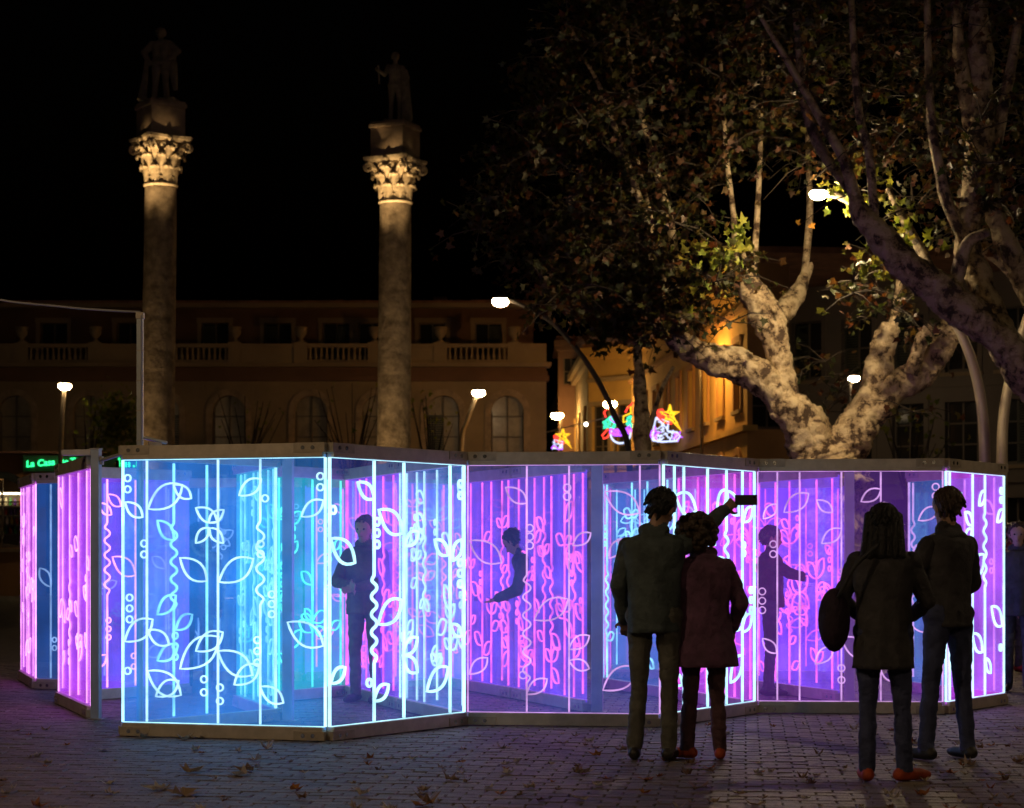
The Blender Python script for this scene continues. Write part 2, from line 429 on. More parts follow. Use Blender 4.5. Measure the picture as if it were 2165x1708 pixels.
pd = Panel('d', 'e', 'clearp', 'white', .019, W1, ewd=.022)
pd.draw(1400, 1100, S3, [(697,), (900,), (1015, 545, 925), (755, 700, 960), (1112,)],
 [(705,340,830,430),(960,440,1010,300),(1020,310,1090,460),(1120,500,1175,410),(780,720,880,850),(900,850,1010,730),(1050,1160,1130,1050),(905,1220,985,1345),
  (630,1020,690,1130),(690,1120,760,1210),(1110,1170,1170,1060),(1040,1480,1110,1310),(690,1430,745,1490),(905,560,945,640),(800,1230,880,1150)],
 [(1165,915),(1165,975),(1165,1035),(640,945),(640,985),(1120,640),(1120,690)], .028)
pe = Panel('e', 'f', 'clearp', 'lav', .014, W1, ewd=.014)
pe.draw(1960, 1100, S3, [(95,), (350,), (590, 500, 975)],
 [(470,375,590,300),(355,840,547,715),(350,1200,535,1330),(585,1380,700,1470),(820,490,940,410),(0,440,150,325),(200,365,295,440),(230,630,350,540),(190,1365,300,1260),(745,1040,910,1170)],
 [(925,285),(925,340),(610,400),(565,1140),(565,1195),(565,1255),(350,1390),(350,1463)], .03)
pe.draw(1400, 1100, S3, [(1325,)], [(1240,480,1320,390),(1235,1210,1320,1300)], [(1300,635),(1300,695),(1215,923),(1215,980),(1215,1037)], .03)
pf = Panel('f', 'g', 'magenta', 'white', .022, W1, ewd=.024)
pf.draw(1960, 1100, S3, [(1010,), (1150,), (1225, 440, 900)],
 [(1015,450,1080,325),(1105,440,1150,515),(1100,620,1145,545),(1150,835,1220,700),(1190,400,1225,310),(1300,500,1340,425),(1010,1080,1045,1165),(1100,1190,1140,1105),
  (1150,1180,1210,1290),(1010,1300,1075,1425),(1265,1015,1330,1130),(1230,1330,1260,1420)], [(1325,310),(1325,365),(980,920),(980,975),(980,1030),(1320,1265)], .03)

W2 = wall('light_panel_screen', 'a', 'lone blue acrylic partition right behind the cyan front panel with wavy stems')
p = Panel('a', 'a2', 'blue2', 'cyan', .016, W2, edge='ice', ends=(0, 1))
p.draw(0, 1080, S, [(905, 470, 925), (1077,)], [(820,950,915,850),(820,460,905,560),(915,1030,1000,950),(820,1190,925,1110)], [(912,1060),(912,1115),(912,1170)])
W3 = wall('light_panel_screen', 'c', 'pale cyan acrylic partition crowded with white leaves behind the bright white-lined panel')
p = Panel('c', 'c2', 'cyan', 'ice', .017, W3, ends=(0, 1)); p.random(31, 6, 1.5)
W4 = wall('light_panel_screen', 'p', 'two-panel violet partition with hot pink stems behind the lavender-lined front panel')
p = Panel('p', 'p2', 'violet', 'pink', .0145, W4); p.random(41, 8, 1.5)
p = Panel('p2', 'p3', 'violet', 'pink', .0145, W4); p.random(42, 7, 1.4)
W5 = wall('light_panel_screen', 'e', 'magenta acrylic partition with pink stems behind the couple taking a selfie')
p = Panel('e', 'e2', 'magenta', 'pink', .017, W5, ends=(0, 1)); p.random(51, 6, 1.4)
W6 = wall('light_panel_screen', 'q', 'violet acrylic partition with pink leaves beside the woman with orange trainers')
p = Panel('q', 'q2', 'violet', 'pink', .0145, W6); p.random(61, 6, 1.6)
W7 = wall('light_panel_screen', 'g', 'blue acrylic partition with pale stems behind the magenta end panel')
p = Panel('g', 'g2', 'blue', 'lav', .016, W7, ends=(0, 1)); p.random(71, 4, .8)
W8 = wall('light_panel_screen', 'l1', 'folded side wall of magenta, purple and blue panels beside the open entrance')
p = Panel('l1', 'l2', 'magenta', 'mag', .017, W8, ewd=.026, ends=(1, 1)); p.random(81, 4, 1.2)
p = Panel('l2', 'l3', 'violet', 'mag', .014, W8)
p.draw(0, 1080, S, [(558, 470, 850), (705,)], [(560,325,630,385),(585,650,705,745),(490,1230,555,1160),(515,370,580,430)], [(565,980),(565,1025),(565,1068),(695,1165),(695,1220)])
p = Panel('l4', 'l3', 'blue2', 'blue', .014, W8); p.random(83, 5, .8)
p = Panel('l4', 'l5', 'magenta', 'mag', .016, W8, ewd=.026, ends=(1, 1)); p.random(84, 4, 1.2)
W9 = wall('light_panel_screen', 't', 'teal acrylic partition glowing green deep behind the cyan front panel')
p = Panel('t', 't2', 'teal', 'teal', .014, W9); p.random(91, 7, 1.4)
W10 = wall('light_panel_screen', 't2', 'violet acrylic partition in line behind the teal partition')
p = Panel('t2', 'p3', 'violet', 'pink', .016, W10); p.random(101, 6, 1.2)
W11 = wall('light_panel_screen', 's', 'narrow edge-on magenta partition beside the grey post behind the selfie couple')
p = Panel('s', 's2', 'magenta', 'pink', .018, W11, edge='mag'); p.random(111, 3, .7)
W12 = wall('light_panel_screen', 'k1', 'back wall of blue and violet panels behind the teal partition')
p = Panel('k1', 'k2', 'blue2', 'blue', .016, W12); p.random(121, 6, 1.3)
p = Panel('k2', 'k3', 'violet', 'pink', .016, W12); p.random(122, 6, 1.3)
W14 = wall('light_panel_screen', 'a2', 'bright teal acrylic partition between the grey post and the other teal partition')
p = Panel('a2', 't', 'teal', 'cyan', .014, W14, ends=(0, 0)); p.random(141, 6, 1.4)
W15 = wall('light_panel_screen', 'c2', 'violet acrylic partition behind the visitor in the khaki coat')
p = Panel('c2', 't2', 'violet', 'pink', .015, W15, ends=(0, 1)); p.random(151, 6, 1.3)
W16 = wall('light_panel_screen', 'e2', 'blue acrylic partition with cyan stems between the magenta and the violet partition')
p = Panel('e2', 's', 'blue2', 'cyan', .015, W16, ends=(0, 1)); p.random(161, 4, 1.0)
W13 = wall('light_panel_screen', 's2', 'back wall of cyan and violet panels behind the narrow edge-on partition')
p = Panel('s2', 'k4', 'cyan', 'cyan', .016, W13); p.random(131, 6, 1.3)
p = Panel('k4', 'k5', 'violet', 'pink', .016, W13); p.random(132, 6, 1.3)

# free-standing posts and the entrance bar
def post(node, label, top=RT, wd=.085, off=(0, 0)):
    e = empty('end_post', (ND[node][0] + off[0], ND[node][1] + off[1], 0), math.radians(-8), label, 'post', 'aluminium posts at panel ends')
    MB().box(-wd / 2, wd / 2, -wd / 2, wd / 2, .006, top).build('post_tube', M['post'], e, bevel=.004)
    MB().box(-wd / 2 - .006, wd / 2 + .006, -wd / 2 - .006, wd / 2 + .006, top + .001, top + .010).build('post_cap', M['alu_plate'], e)
    MB().box(-wd / 2 - .03, wd / 2 + .03, -wd / 2 - .03, wd / 2 + .03, .001, .005).build('foot_plate', M['alu_plate'], e)
    return e
ep = post('l1', 'grey square entrance post beside the magenta side wall', 2.30, .075, (.05, -.05))
MB().box(-.30, -.04, -.03, .03, 2.25, 2.30).build('clamp_block', M['alu'], ep, bevel=.004)
post('a2', 'grey square post at the end of the partition behind the cyan panel', off=(.09, .02))
post('p', 'grey square post at the end of the pink-stemmed violet partition', wd=.1, off=(.09, .0))
post('q', 'grey square post ending the violet partition behind the woman with orange trainers', wd=.09, off=(.09, .0))
e = empty('entrance_bar', (ND['l1'][0], ND['l1'][1], 0), 0, 'thin metal bar bridging the maze entrance from grey post to front rail', 'bar')
a = Vector((.09, -.05, 2.205)); b = Vector((ND['a'][0] - ND['l1'][0] + .05, ND['a'][1] - ND['l1'][1] + .05, 2.205))
MB().tube([a, (a + b) / 2, b], .016, 10).build('bar_tube', M['alu'], e)
MB().box(a.x - .02, a.x + .02, a.y - .03, a.y + .03, 2.17, 2.24).build('bracket', M['alu_plate'], e)

# cable mast on the front corner
mx, my = ND['a'][0] + .12, ND['a'][1] + .16
e = empty('cable_mast', (mx, my, 0), 0, 'tall grey square mast carrying a cable above the front corner of the maze', 'mast')
zt = CAMZ + (HY - 662) / FPX * my
MB().box(-.024, .024, -.024, .024, .003, zt).build('mast_tube', M['post'], e, bevel=.003)
MB().box(-.03, .03, -.03, .03, zt - .045, zt + .005).build('mast_cap', M['alu_plate'], e, bevel=.004)
for k in range(5):
    z = zt - .30 - k * .235
    MB().box(-.027, .027, -.027, .027, z, z + .008).build('cable_tie', M['alu_plate'], e)
pts = crom([(0, 0, zt + .01), (-.25, 0, zt + .022), (-.62, -.02, zt + .05), (-1.3, -.05, zt + .14), (-2.6, -.1, zt + .5)], 6)
M['cable'] = principled('grey cable', (.35, .33, .36), .5)
MB().tube(pts, .0085, 8).build('cable', M['cable'], e, smooth=True)
MB().tube([(.016, -.03, .05), (.017, -.03, 1.8), (.014, -.031, zt - .02)], .006, 6).build('cable', M['cable'], e)
e = empty('junction_box', (mx + .14, my - .12, RT + .004), .3, 'small tilted grey metal box on the front rail beside the mast', 'box')
o = MB().box(-.09, .09, -.05, .05, .0, .02).build('box_lid', M['post'], e, bevel=.003); o.rotation_euler = (0, math.radians(12), 0); o.location = (0, 0, .035)
MB().box(-.05, .05, -.04, .04, .0, .03).build('box_body', M['alu_plate'], e, bevel=.003)
# ------------------------------------------------------------------ street lamps
M['pole'] = principled('painted lamp pole', (.52, .43, .30), .5, .3, var=.1, vscale=3)
M['pole_dark'] = principled('dark lamp pole', (.14, .12, .10), .5, .3, var=.1, vscale=3)
M['lamp_housing'] = principled('lamp housing', (.12, .11, .10), .5, .4)
M['lamp_warm'] = emit('lamp lens warm', (1.0, .74, .42), 150)
M['lamp_main'] = emit('lamp lens main', (1.0, .76, .42), 1700)
M['lamp_square'] = emit('lamp lens of the square', (1.0, .70, .38), 330)
M['lamp_street'] = emit('lamp lens strong sodium', (1.0, .50, .11), 620)
M['lamp_far'] = emit('lamp lens far warm', (1.0, .70, .38), 75)
M['lamp_orange'] = emit('lamp lens sodium', (1.0, .58, .18), 300)

def head(e, h, size, lens):
    """cut-off head: shallow metal cap with the glowing lens bulging out below it"""
    n = 18; prof = [(.02, .5), (.5, .46), (.8, .3), (.98, .1), (.98, .02), (.92, .02)]
    mb = MB().lathe([(r * size, z * size) for r, z in prof], n); mb.V = [(x + h.x, y * .8 + h.y, z + h.z) for x, y, z in mb.V]
    hd = mb.build('lamp_head', M['lamp_housing'], e, smooth=True)
    mb = MB().lathe([(r * size, z * size) for r, z in ((.9, .015), (1.06, -.2), (1.04, -.45), (.8, -.78), (.4, -.95), (.05, -1.0))], 16); mb.V = [(x + h.x, y * .8 + h.y, z + h.z) for x, y, z in mb.V]
    mb.build('lens', M[lens], hd, smooth=True)

def street_lamp(path, d, r, label, lens='lamp_warm', size=.2, mat='pole', base=True, group='arched street lamps'):
    """path: photo points from the head down to the foot, all d metres away"""
    P = [at(x, y, d) if len(q) == 0 else at(x, y, q[0]) for (x, y, *q) in path]
    foot = Vector((P[-1].x, P[-1].y, 0)); P = P + [Vector((foot.x + (P[-1].x - foot.x) * .4, foot.y, .6)), Vector((foot.x, foot.y, 0.0))]
    e = empty('street_lamp', foot, 0, label, 'street lamp', group)
    C = [Vector(c) - foot for c in crom([tuple(p) for p in P], 7)]
    n = len(C)
    MB().tube(C, [r * (.55 + .45 * i / n) for i in range(n)], 12).build('pole', M[mat], e, smooth=True)
    MB().lathe([(r * 1.7, .0), (r * 1.7, .05), (r * 1.25, .09), (r * 1.15, .35), (r * .9, .36)], 16).build('foot_collar', M[mat], e)
    h = P[0] - foot; head(e, h, size, lens)
    return e

street_lamp([(1730, 405), (1800, 428), (1925, 535), (2010, 665), (2052, 755), (2076, 860), (2083, 1000)], 26.8, .096,
            'pale arched street lamp whose lit head hangs among the plane tree leaves', 'lamp_main', size=.115)
street_lamp([(2420, 420, 29), (2330, 450, 29), (2220, 560, 29), (2166, 690, 29), (2138, 790, 29), (2122, 880, 29), (2118, 1000, 29)], 29, .10,
            'pale arched lamp post beside the other one, its head out of sight above', size=.17)
street_lamp([(1058, 632), (1100, 643), (1165, 680), (1225, 745), (1270, 815), (1300, 880), (1330, 965)], 45, .085,
            'arched lamp beside the palace, its thin dark pole crossing the festive lights', 'lamp_far', size=.19, mat='pole_dark')
street_lamp([(1012, 826), (1003, 850), (988, 890), (975, 950)], 66, .11, 'curved street lamp in front of the palace arches between the columns and the corner', 'lamp_far', .22)
street_lamp([(137, 812), (135, 840), (131, 900), (127, 1010)], 60, .10, 'straight street lamp near the green neon sign', 'lamp_far', .20)
street_lamp([(1178, 874), (1183, 880), (1186, 900), (1186, 1000)], 96, .09, 'lamp glowing over the far end of the side street', 'lamp_orange', .30, 'pole_dark')
street_lamp([(1290, 850), (1297, 856), (1301, 880), (1302, 1000)], 82, .09, 'lamp glowing just above the snowman light decoration', 'lamp_orange', .28, 'pole_dark')
street_lamp([(1462, 742), (1472, 748), (1482, 775), (1484, 960)], 62, .07, 'street lamp hidden behind a limb of the forked plane tree, lighting the ochre corner house', 'lamp_street', .2, 'pole_dark')
street_lamp([(1805, 796), (1799, 805), (1795, 850), (1794, 1000)], 58, .09, 'lamp shining between the two forked limbs of the plane tree', 'lamp_warm', .17, 'pole_dark')
street_lamp([(1876, 850), (1884, 858), (1890, 890), (1890, 1000)], 70, .09, 'small lamp shining between the forked plane tree and the pale posts', 'lamp_warm', .16, 'pole_dark')
# the lamp row goes on in the part of the square where the photographer stands
def lamp_at(x, y, h, reach, label, size=.24, lens='lamp_warm'):
    e = empty('street_lamp', (x, y, 0), 0, label, 'street lamp', 'arched street lamps')
    C = [Vector(c) for c in crom([(reach, 0, h), (reach * .75, 0, h - .15), (reach * .3, 0, h - 1.3), (0, 0, h - 3.2), (0, 0, 1), (0, 0, 0)], 7)]; n = len(C)
    MB().tube(C, [.10 * (.55 + .45 * i / n) for i in range(n)], 12).build('pole', M['pole'], e, smooth=True)
    MB().lathe([(.17, .0), (.17, .05), (.12, .09), (.115, .35), (.09, .36)], 16).build('foot_collar', M['pole'], e)
    head(e, Vector((reach, 0, h)), size, lens)
lamp_at(-9.5, 7.5, 7.0, 2.2, 'arched street lamp lighting the open paving beside the maze entrance', lens='lamp_square')
lamp_at(11.5, 15.0, 7.2, -1.6, 'arched street lamp standing below the leaning plane tree')
lamp_at(5.5, -3.5, 7.2, -1.8, 'arched street lamp standing behind the photographer', lens='lamp_square')

# ------------------------------------------------------------------ roman columns with statues
M['granite'] = principled('weathered granite', (.36, .28, .19), .85, 0, bump=1.0, bscale=9, col2=(.13, .095, .06), vscale=3.6, detail=9)
M['marble'] = principled('carved marble', (.46, .37, .25), .7, 0, bump=.35, bscale=18, var=.25, vscale=6)
M['statue'] = principled('dark weathered stone statue', (.24, .19, .13), .75, 0, bump=.4, bscale=14, var=.3, vscale=5)
M['plinth'] = principled('sandstone plinth', (.34, .25, .17), .85, 0, bump=.3, bscale=12, var=.25, vscale=3)

def acanthus(z0, z1, r0, r1, wd, ang, out):
    V = []; F = []; n = 9
    for i in range(n + 1):
        t = i / n
        if t < .78: r = r0 + (r1 - r0) * t; z = z0 + (z1 - z0) * t / .78 * .96
        else:
            a = (t - .78) / .22 * math.pi * 1.05; r = r0 + (r1 - r0) * .78 + out * math.sin(a * .62) ; z = z0 + (z1 - z0) * (.96 + .07 * math.sin(a)) - (z1 - z0) * .12 * max(0, (t - .88) / .12)
        wv = wd * (.55 + .45 * math.sin(math.pi * min(1, t * 1.05) ** .8)) * (1 + .34 * math.cos(i * 2.9))
        for k in range(-2, 3):
            rr = r + .02 * (1 - abs(k) / 2) + (.024 if k % 2 == 0 else -.016)
            da = k * wv / 4 / max(r, .1)
            V.append((rr * math.cos(ang + da), rr * math.sin(ang + da), z + (.012 if k == 0 else 0) - abs(k) * .004 * (i > 6)))
    for i in range(n):
        for k in range(4):
            a = i * 5 + k; F.append((a, a + 1, a + 6, a + 5))
    return V, F

def roman_column(px_base, px_top, d, y_cap0, y_cap1, y_ped, label, facing):
    b = at(px_base, 940, d); t = at(px_top, y_cap0, d)
    foot = Vector((b.x + (b.x - t.x) * .35, d, 0))
    e = empty('stone_column', foot, 0, label, 'column', 'ancient columns crowned by statues')
    rb, rt = 36.5 / FPX * d, 33 / FPX * d
    zc0, zc1 = t.z, at(0, y_cap1, d).z; zp = at(0, y_ped, d).z
    tx = t.x - foot.x
    # shaft
    V = []; n = 40; m = 46; z0 = 1.9
    for i in range(m + 1):
        f = i / m; z = z0 + (zc0 - z0) * f; r = rb + (rt - rb) * f ** 1.3
        cx = tx * (z / zc0)
        for k in range(n):
            a = 2 * math.pi * k / n; q = Vector((math.cos(a) * 2, math.sin(a) * 2, z * 1.2 + px_base))
            rr = r * (1 + .018 * noise.noise(q * .7) + .012 * noise.noise(q * 2.5))
            V.append((cx + rr * math.cos(a), rr * math.sin(a), z))
    F = [(i * n + k, i * n + (k + 1) % n, (i + 1) * n + (k + 1) % n, (i + 1) * n + k) for i in range(m) for k in range(n)]
    link('shaft', mesh('shaft', V, F, True), M['granite'], e)
    MB().box(-1.05, 1.05, -1.05, 1.05, 0, .35).box(-.85, .85, -.85, .85, .352, 1.45).box(-.95, .95, -.95, .95, 1.452, 1.6).build('pedestal', M['plinth'], e, bevel=.03)
    MB().lathe([(rb * 1.45, 1.602), (rb * 1.5, 1.68), (rb * 1.4, 1.74), (rb * 1.2, 1.78), (rb * 1.3, 1.84), (rb * 1.15, 1.9), (rb, 1.95)], 32).build('column_base', M['marble'], e, smooth=True)
    # capital
    h = zc1 - zc0; off = Vector((tx, 0, 0)); rot = math.radians(facing)
    cap = MB().lathe([(rt * 1.02, zc0 - .06), (rt * 1.1, zc0 - .03), (rt * 1.12, zc0), (rt * 1.02, zc0 + .02), (rt * .94, zc0 + .04), (rt * .95, zc0 + h * .5), (rt * 1.05, zc0 + h * .72), (rt * 1.35, zc0 + h * .88)], 32).build('capital', M['marble'], e, smooth=True)
    cap.location = off
    for row, (a0, a1, o0, wdt) in enumerate(((0.03, .36, .14, .34), (.2, .60, .2, .32), (.40, .76, .2, .3))):
        for k in range(8):
            V, F = acanthus(zc0 + h * a0, zc0 + h * a1, rt * .98, rt * (1.08 + .11 * row), rt * (.68), rot + (k + .5 * row) * math.pi / 4, rt * (.24 + .08 * row))
            o = link('acanthus_leaf', mesh('acanthus_leaf', V, F, True), M['marble'], cap); s = o.modifiers.new('t', 'SOLIDIFY'); s.thickness = .03
    R = rt * 2.2   # corner radius of the abacus
    for k in range(4):
        a = rot + math.pi / 4 + k * math.pi / 2; u = Vector((math.cos(a), math.sin(a), 0)); v = Vector((-math.sin(a), math.cos(a), 0))
        for sd in (-1, 1):
            pts = [u * rt * 1.0 + v * sd * .28 * rt * 1.6 + Vector((0, 0, zc0 + h * .55))]
            c = u * (R * .82) + v * sd * .05 + Vector((0, 0, zc0 + h * .765))
            for i in range(26):
                th = math.pi * .75 - i * .36; rr = .125 * (1 - i / 32)
                pts.append(c + u * rr * math.cos(th) + Vector((0, 0, rr * math.sin(th))))
            MB().tube(pts, [.036 - .0007 * i for i in range(27)], 7).build('volute', M['marble'], cap, smooth=True)
        am = rot + k * math.pi / 2; um = Vector((math.cos(am), math.sin(am), 0)); vm = Vector((-math.sin(am), math.cos(am), 0))
        for sd in (-1, 1):
            c = um * rt * 1.25 + vm * sd * .15 + Vector((0, 0, zc0 + h * .79)); pts = []
            for i in range(18):
                th = -math.pi * .5 + sd * 0 + i * .36; rr = .10 * (1 - i / 24); pts.append(c + vm * sd * -rr * math.cos(th) + Vector((0, 0, rr * math.sin(th))))
            MB().tube(pts, .026, 6).build('helix', M['marble'], cap, smooth=True)
        MB().ball(um * rt * 1.40 + Vector((0, 0, zc0 + h * .93)), (.075, .075, .075), 10, 7).build('rosette', M['marble'], cap, smooth=True)
    # abacus with concave sides
    poly = []
    for k in range(4):
        a = rot + math.pi / 4 + k * math.pi / 2; a2 = a + math.pi / 2
        p = Vector((math.cos(a), math.sin(a))) * R; q = Vector((math.cos(a2), math.sin(a2))) * R
        tdir = (q - p).normalized(); p2 = p + tdir * .07; q2 = q - tdir * .07; mid = (p2 + q2) / 2; inn = -mid.normalized()
        for i in range(9):
            f = i / 8; poly.append(p2 + (q2 - p2) * f + inn * .085 * R * 4 * f * (1 - f))
    nn = len(poly); V = []; F = []
    for z, sc in ((zc0 + h * .885, .94), (zc0 + h * .93, .96), (zc0 + h * .935, 1.0), (zc1, 1.02)):
        V += [(p.x * sc, p.y * sc, z) for p in poly]
    for L in range(3): F += [(L * nn + i, L * nn + (i + 1) % nn, (L + 1) * nn + (i + 1) % nn, (L + 1) * nn + i) for i in range(nn)]
    F += [tuple(range(nn - 1, -1, -1)), tuple(3 * nn + i for i in range(nn))]
    link('abacus', mesh('abacus', V, F), M['marble'], cap)
    # statue plinth
    s = rt * 1.17; zt = zp
    pl = MB().box(-s, s, -s, s, zc1 + .002, zt - .16).box(-s * 1.08, s * 1.08, -s * 1.08, s * 1.08, zt - .158, zt - .06).box(-s * 1.02, s * 1.02, -s * 1.02, s * 1.02, zt - .058, zt).build('statue_plinth', M['plinth'], e, bevel=.015)
    pl.location = off; pl.rotation_euler = (0, 0, rot)
    return e, Vector((foot.x + tx, d, zt)), foot

colL, topL, footL = roman_column(331, 340, 48, 392, 293, 218, 'weathered granite column near the cable mast, its statue broad with hands on hips', -55)
colR, topR, footR = roman_column(832, 836, 48.8, 428, 337, 262, 'weathered granite column nearer the side street, its statue slim with one arm out', -25)

# uplights at the column feet
M['flood_lens'] = emit('floodlight lens', (1, .70, .34), 1.2)
def floodlight(x, y, tgt, power, label, cone=6.2):
    e = empty('floodlight', (x, y, 0), 0, label, 'floodlight', 'uplights around the column feet')
    q = (Vector(tgt) - Vector((x, y, .35))).to_track_quat('-Z', 'Y')
    h = MB().box(-.16, .16, -.12, .12, .03, .16).build('housing', M['lamp_housing'], e, bevel=.01, loc=(0, 0, .35)); h.rotation_euler = q.to_euler()
    MB().box(-.13, .13, -.09, .09, .012, .028).build('lens', M['flood_lens'], h)
    MB().box(-.18, .18, -.02, .02, 0, .3).build('bracket', M['lamp_housing'], e)
    ld = bpy.data.lights.new('uplight', 'SPOT'); ld.energy = power; ld.color = (1, .66, .30); ld.spot_size = math.radians(cone); ld.spot_blend = .9; ld.shadow_soft_size = .1
    lo = bpy.data.objects.new('uplight', ld); COL.objects.link(lo); lo.parent = e
    p = Vector((0, 0, .35)) + q @ Vector((0, 0, -.01)); lo.location = p; lo.rotation_euler = q.to_euler()
for nm, ft, tp, dxs in (('broad-statue', footL, topL, (-4.5, 2.5)), ('slim-statue', footR, topR, (-4.5, 3.0))):
    for k, dx in enumerate(dxs):
        floodlight(ft.x + dx, ft.y - 4.5, (tp.x, tp.y - .3, tp.z - 1.38), (16000, 9000)[k],
                   'small black floodlight aimed up the %s column from its %s side' % (nm, ('west', 'east')[k]))

for nm, ft, dx, pw in (('broad-statue', footL, -1.5, 620), ('slim-statue', footR, -.9, 900)):
    floodlight(ft.x + dx, ft.y - 2.6, (ft.x, ft.y, 5.3), pw, 'low floodlight washing the lower shaft of the %s column' % nm, 46)

# ------------------------------------------------------------------ buildings
M['cream'] = principled('cream stucco', (.30, .22, .135), .9, 0, bump=.15, bscale=6, var=.15, vscale=.6)
M['terra'] = principled('terracotta stucco', (.17, .09, .055), .9, 0, bump=.15, bscale=6, var=.15, vscale=.6)
M['yellow'] = principled('ochre yellow stucco', (.55, .34, .10), .9, 0, bump=.15, bscale=6, var=.15, vscale=.5)
M['ochre'] = principled('dull orange stucco', (.42, .22, .08), .9, 0, bump=.15, bscale=6, var=.15, vscale=.5)
M['greywall'] = principled('grey brown stucco', (.17, .14, .115), .9, 0, bump=.15, bscale=6, var=.15, vscale=.4)
M['darkglass'] = principled('dark window glass', (.02, .02, .022), .08, 0)
M['blind'] = principled('drawn cream blind behind glass', (.30, .25, .18), .25, var=.2, vscale=2)
M['frame'] = principled('window frame paint', (.13, .105, .08), .6)
M['shutter'] = principled('dark green shutter', (.05, .06, .045), .6)
M['iron'] = principled('black iron railing', (.02, .02, .02), .5, .3)
M['tile'] = principled('clay roof tile', (.25, .12, .07), .85, 0, bump=.2, bscale=10, var=.3, vscale=2)

def facade(e, loc, rz, Wd, H, ops, wmat, smat, parent_name='wall', thick=.35, shutters=True, pane='darkglass'):
    """wall with real openings; ops: (x0, x1, z0, z1, arched). Local x along the wall, outside towards -y"""
    xs = sorted({0, Wd, *[o[0] for o in ops], *[o[1] for o in ops]}); zs = sorted({0, H, *[o[2] for o in ops], *[o[3] for o in ops]})
    mb = MB()
    for i in range(len(xs) - 1):
        for j in range(len(zs) - 1):
            cx, cz = (xs[i] + xs[i + 1]) / 2, (zs[j] + zs[j + 1]) / 2
            if any(o[0] < cx < o[1] and o[2] < cz < o[3] for o in ops): continue
            mb.add([(xs[i], 0, zs[j]), (xs[i + 1], 0, zs[j]), (xs[i + 1], 0, zs[j + 1]), (xs[i], 0, zs[j + 1])], [(0, 1, 2, 3)])
    for x0, x1, z0, z1, ar in ops:
        t = thick
        mb.add([(x0, 0, z0), (x0, t, z0), (x0, t, z1), (x0, 0, z1)], [(0, 1, 2, 3)]).add([(x1, 0, z0), (x1, 0, z1), (x1, t, z1), (x1, t, z0)], [(0, 1, 2, 3)])
        mb.add([(x0, 0, z0), (x1, 0, z0), (x1, t, z0), (x0, t, z0)], [(0, 1, 2, 3)]).add([(x0, 0, z1), (x0, t, z1), (x1, t, z1), (x1, 0, z1)], [(0, 1, 2, 3)])
        if ar:
            r = (x1 - x0) / 2; cx = (x0 + x1) / 2; cz = z1 - r; n = 8
            for sd in (-1, 1):
                arc = [(cx + sd * r * math.cos(k * math.pi / 2 / n), cz + r * math.sin(k * math.pi / 2 / n)) for k in range(n + 1)]
                co = (cx + sd * r, z1)
                for k in range(n):
                    mb.add([(co[0], .001, co[1]), (arc[k][0], .001, arc[k][1]), (arc[k + 1][0], .001, arc[k + 1][1])], [(0, 1, 2) if sd < 0 else (0, 2, 1)])
                    mb.add([(arc[k][0], .001, arc[k][1]), (arc[k + 1][0], .001, arc[k + 1][1]), (arc[k + 1][0], t, arc[k + 1][1]), (arc[k][0], t, arc[k][1])], [(0, 1, 2, 3)])
    wl = mb.build(parent_name, wmat, e, loc=loc, rz=rz)
    for x0, x1, z0, z1, ar in ops:
        r = (x1 - x0) / 2; cx = (x0 + x1) / 2; cz = z1 - r
        if pane is not None: MB().box(x0 + .02, x1 - .02, .24, .27, z0 + .02, z1 - .02).build('window', M[pane], wl)
        fr = MB(); bw = .06
        fr.box(x0 + .01, x0 + bw, .17, .235, z0, z1 - (r if ar else 0)).box(x1 - bw, x1 - .01, .17, .235, z0, z1 - (r if ar else 0)).box(cx - bw / 2, cx + bw / 2, .172, .233, z0, z1 - .02)
        fr.box(x0 + .02, x1 - .02, .171, .234, z0 + .002, z0 + .1)
        nb = max(2, int((z1 - z0) / .7))
        for k in range(1, nb): fr.box(x0 + .02, x1 - .02, .175, .23, z0 + (z1 - z0) * k / nb - .025, z0 + (z1 - z0) * k / nb + .025)
        fr.build('window_frame', M['frame'], wl)
        if shutters and rnd.random() < .55:
            sh = MB(); zt = z1 - (r if ar else 0); half = rnd.choice((0, 1))
            a, b = ((x0 + .05, cx), (cx, x1 - .05))[half]
            k = z0 + .05
            while k < zt - .1:
                sh.box(a, b, .12, .15, k, k + .05); k += .085
            sh.build('shutter', M['shutter'], wl)
        if smat is not None:
            if ar:
                out = []; inn = []; wd = .24; n = 12
                inn = [(x1, z0)] + [(cx + r * math.cos(k * math.pi / n), cz + r * math.sin(k * math.pi / n)) for k in range(n + 1)] + [(x0, z0)]
                out = [(x1 + wd, z0)] + [(cx + (r + wd) * math.cos(k * math.pi / n), cz + (r + wd) * math.sin(k * math.pi / n)) for k in range(n + 1)] + [(x0 - wd, z0)]
                sm = MB()
                for k in range(len(inn) - 1):
                    q = [inn[k], out[k], out[k + 1], inn[k + 1]]
                    sm.add([(a, -.07, b) for a, b in q] + [(a, .03, b) for a, b in q], [(3, 2, 1, 0), (0, 1, 5, 4), (1, 2, 6, 5), (2, 3, 7, 6), (3, 0, 4, 7)])
                sm.build('arch_surround', smat, wl)
            else:
                MB().box(x0 - .16, x0 - .002, -.06, .04, z0 - .02, z1 + .002).box(x1 + .002, x1 + .16, -.06, .04, z0 - .02, z1 + .002).box(x0 - .18, x1 + .18, -.09, .04, z1 + .004, z1 + .2).build('window_surround', smat, wl)
            MB().box(x0 - .18, x1 + .18, -.12, .05, z0 - .14, z0 - .024).build('window_sill', M['cream'], wl)
    return wl

